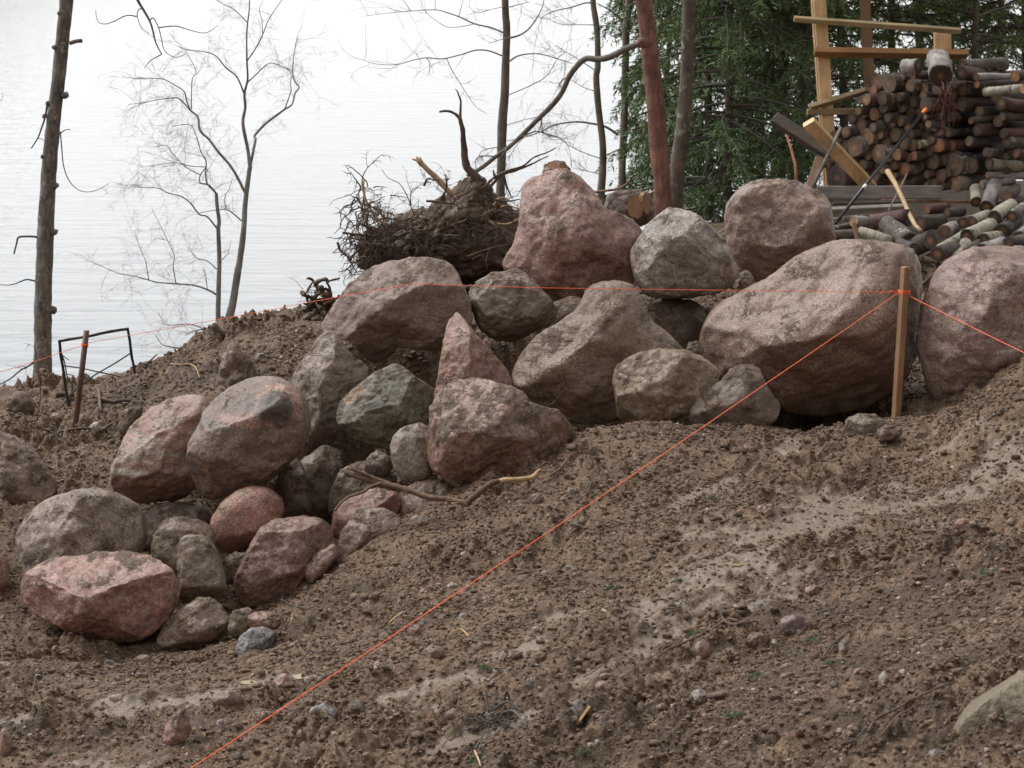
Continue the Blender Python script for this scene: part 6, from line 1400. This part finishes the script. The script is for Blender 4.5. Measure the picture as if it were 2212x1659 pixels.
gstick(R8([(405,770),(440,740),(490,705)]), 4, 3, rt_pale, 'short yellow root lying on the long thin one', .012)
gstick(R8([(770,335),(830,270),(900,190),(970,110),(1060,10)]), 2.2, 1.6, rt_mid, 'thin reddish stalk slanting up the slope under the mottled boulder', .02, 2)
gstick(R8([(1520,175),(1570,180),(1620,210)]), 4, 2.4, dk, 'short black twig right of the string on the upper slope', .012)
gstick(R8([(1665,360),(1750,325),(1850,290),(1985,225)]), 2, 1.5, dk, 'long thin dark twig across the upper flat', .01)
gstick(R8([(1600,1115),(1650,1085),(1700,1050)]), 3, 2, dk, 'dark thin twig above the branch in the wet track', .01)
gstick(R8([(0,720),(60,660),(130,610)]), 2.4, 1.8, dk, 'dark twig lying on the slope below the pink stone', .01, 2)
gstick(R8([(40,590),(110,555),(210,530)]), 2.4, 2, dk, 'dark twig near the brick shaped stone on the slope', .01, 3)
gstick(R8([(1050,1060),(1100,1058),(1165,1055)]), 5, 4.5, rt_mid, 'reddish brown wood chip in the pale slick, mid bottom', .01)
gstick(R8([(985,1465),(960,1520),(930,1570)]), 5, 4.5, dk, 'black bark on the upper part of the two coloured root at the bottom', .015)
gstick(R8([(928,1575),(935,1610),(955,1650),(965,1680)]), 5, 4, rt_pale, 'yellow peeled lower part of the two coloured root at the bottom', .015)
gstick(R7([(1690,650),(1740,640),(1800,660),(1870,690),(1920,690),(2000,640),(2060,570),(2200,540)]), 2.6, 1.6, dk, 'long dark wiry root on the soil slope below the blocky granite', .012, 3)
gstick(R7([(1740,780),(1745,700),(1760,600),(1790,520)]), 1.6, 1.2, dk, 'thin upright stalk behind the brick shaped stone', .03)
gstick(R7([(1860,1010),(1920,960),(1990,955)]), 4, 3, dk, 'dark stick left of the string below the slope', .01)
gstick(R7([(1780,1120),(1830,1135),(1880,1140)]), 4, 3, dk, 'short dark stick on the pale pink stone', .012)
gstick(R7([(1800,800),(1808,760),(1812,725)]), 2.6, 2, rt_pale, 'small yellow straw near the brick shaped stone', .02)
gstick(R7([(370,975),(410,950),(450,925)]), 2, 1.6, rt_pale, 'yellow straw below the flat topped boulder', .01)
gstick(R7([(510,890),(525,830),(545,812),(560,850),(545,895)]), 1.6, 1.4, rt_mid, 'looped rootlet in front of the flat topped boulder', .015)
gstick(R7([(25,690),(70,695),(150,670)]), 3, 2, dk, 'dark twig left of the flat topped boulder', .01)
gstick(R7([(205,1215),(218,1170),(222,1130)]), 4, 3, rt_mid, 'stubby brown stick poking out of the mud at lower left', .02)
gstick(R7([(870,1260),(910,1268),(930,1280)]), 2.4, 2, dk, 'tiny dark twig by the pale slick', .01)
gstick(R7([(1005,1320),(1040,1300),(1055,1285)]), 2.6, 2, rt_mid, 'tiny reddish twig above the red granite stone', .01)
gstick(R7([(1255,1462),(1265,1470),(1275,1482)]), 3, 2.6, rt_pale, 'small yellow chip right of the red granite stone', .01)
gstick(R4([(380,1180),(450,1165),(550,1160),(660,1150)]), 6, 5, rt_dark, 'dark root lying at the foot of the reddish stake', .012)
gstick(R4([(120,1175),(190,1150),(260,1148),(340,1165)]), 2.4, 2, rt_dark, 'thin curved root on the bank left of the reddish stake', .012, 2)
gstick(R4([(640,960),(720,972),(800,970),(880,962)]), 10, 8, rt_dark, 'thick dark root in the bank above the pale pink boulder', .01)
gstick(R4([(625,905),(632,960),(635,1020),(655,1075)]), 8, 5, rt_mid, 'upright brown root stub on the bank right of the reddish stake', .02)
gstick(R4([(645,1165),(690,1140),(750,1100)]), 8, 6, rt_mid, 'brown stick pointing at the dark muddy stone on the bank', .01)
gstick(R4([(1085,738),(1130,742),(1200,745),(1240,770),(1265,830)]), 2.4, 2, rt_pale, 'thin yellow root curling on the upper bank', .015)
gstick(R4([(1200,690),(1250,650),(1320,600),(1400,560),(1520,530)]), 3, 2, dk, 'dark twig along the crest of the bank under the birch', .012)
stick('twig', R4([(915,750),(930,725),(955,695),(995,658)]), (11.9, 11.9), 5, 2.4, cb, 'black stick end poking above the bank right of the black frame', 'twig')
gstick(R4([(290,1250),(310,1210),(340,1180),(360,1150),(330,1085)]), 1.8, 1.4, dk, 'thin wiry twig below the foot of the left trunk', .02)
stick('sapling', [(80,900),(86,870),(87,840),(84,800),(78,765),(74,742)], (11.2, 11.2), 2.6, 1.4, rt_mid, 'leafless sapling stalk in front of the left trunk', 'sapling', 8)
gstick(R4([(358,930),(400,920),(440,925),(430,965)]), 12, 9, rt_dark, 'chunk of dark bark at the foot of the black frame', .01)
gstick(R5([(1430,1440),(1490,1400),(1540,1350),(1590,1300)]), 7, 3, rt_mid, 'flat reddish splinter leaning at the right foot of the mottled boulder', .015)
stick('twig', R5([(1180,960),(1250,1005),(1330,1045),(1410,1020)]), (9.14, 9.16), 1.8, 1.3, dk, 'thin dark twig lying on top of the mottled pink boulder', 'twig', 2)
gstick(R5([(1755,1040),(1790,1075),(1810,1100)]), 5, 3, rt_mid, 'reddish splinter at the soil edge below the necked boulder', .015)
gstick(R5([(1650,1575),(1690,1510),(1725,1450)]), 2.6, 2, dk, 'thin dark stalk standing on the slope near the string', .02)
# tangle of dark roots at the bottom
mb = MB(); c0 = G(1070, 1560)
for k in range(70):
    walk(mb, c0 + Vector((rg.gauss(0, .06), rg.gauss(0, .06), rg.uniform(.0, .035))), Vector((rg.gauss(0, 1), rg.gauss(0, 1), rg.gauss(.1, .35))).normalized(), rg.uniform(.06, .2), rg.uniform(.0012, .0032), .35, 8, 1)
for b_ in ([(980,1310),(990,1350),(1015,1395)],[(1115,1355),(1125,1320),(1150,1312),(1190,1345)],[(1045,1362),(1130,1370),(1220,1385)],[(1100,1390),(1170,1430),(1250,1475)]):
    P3 = [G(*q) + Vector((0, -.02, .04 + (.03 if i == 1 else 0))) for i, q in enumerate(R8(b_))]; p, r = smooth(P3, [.0042] * len(P3), 4); mb.tube(p, r, 6, lump=.15, rng=rtw)
tag(mb.build('root_tangle', tw_dark, loc=c0), 'tangle of dark wiry roots half sunk in the mud at the bottom centre', 'roots')
# yellow splinter
spm = wood_mat('splinter', (.52,.32,.10), (.38,.2,.06)); mb = MB(); a = G(*R8([(1560, 1430)])[0]); b_ = G(*R8([(1640, 1325)])[0]); mb.box(a + Vector((0, 0, .004)), b_ + Vector((0, 0, .012)), .009, .005)
tag(mb.build('wood_splinter', spm), 'bright yellow split wood splinter lying on the mud near the bottom', 'splinter')
# green spruce sprigs
gm_ = plain('green_needles', (.05,.11,.035), .5, 0, .35)
SPR = [(1447,1262,'green needle sprig in wet mud'),(1478,1380,'green needle sprig beside the granular pink stone'),(1705,1420,'green needle sprig at the split clod, lower one'),(1733,1393,'green needle sprig at the split clod, upper one'),(1776,1440,'green needle sprig above a pale upright chip'),(1612,1470,'dark green sprig in the hollow of the heap'),(1560,1555,'green sprig by the short peeled stick'),(2115,1245,'green needle tuft on the heap at the right'),(1025,1448,'green sprig left of the wood chip'),(1240,1640,'green grassy sprig at the bottom edge'),(1012,1650,'dark green sprig beside the two coloured root'),(1303,1275,'green needle tuft near the upper wet patch')]
for (U, V, lb) in SPR:
    c = G(U, V) + Vector((0, -.01, .008)); mb = MB(); az = rg.uniform(-.8, .8); d = Vector((math.cos(az), math.sin(az) * .6, .12)).normalized()
    mb.tube([c, c + d * .025, c + d * .05], [.0012, .001, .0006], 4)
    for k in range(46):
        p = c + d * .05 * rg.random(); v = (d * .7 + Vector((rg.gauss(0, .6), rg.gauss(0, .6), rg.gauss(.25, .5)))).normalized(); mb.tube([p, p + v * rg.uniform(.012, .028)], [.0009, .0004], 3, cap=False)
    tag(mb.build('needle_sprig', gm_, loc=c), lb, 'sprig', 'green sprigs in the mud')
# puddles
pm = newmat('puddle_water'); pm[2].inputs['Base Color'].default_value = (.30, .23, .14, 1); pm[2].inputs['Roughness'].default_value = .08
for (U, V, w_, h_) in ((1590, 1222, 17, 5), (655, 1459, 24, 5), (540, 1477, 20, 4), (1312, 1317, 14, 5), (500, 1509, 26, 5)):
    c = G(U, V); s = mpp(U, V, c.y); mb = MB(); n = 16; zz = float(np.mean([gz(c.x + dx, c.y + dy) for dx in (-.04, 0, .04) for dy in (-.03, 0, .03)])) + .001
    ptsq = [Vector((c.x + math.cos(6.283 * j / n) * w_ * s * rg.uniform(.8, 1.15), c.y + math.sin(6.283 * j / n) * h_ * 3.5 * s * rg.uniform(.8, 1.15), zz)) for j in range(n)]
    mb.add(ptsq + [p - Vector((0, 0, .02)) for p in ptsq], [tuple(range(n))] + [(j, n + j, n + (j + 1) % n, (j + 1) % n) for j in range(n)]); tag(mb.build('puddle', pm[0], loc=c, smooth=False), kind='structure')
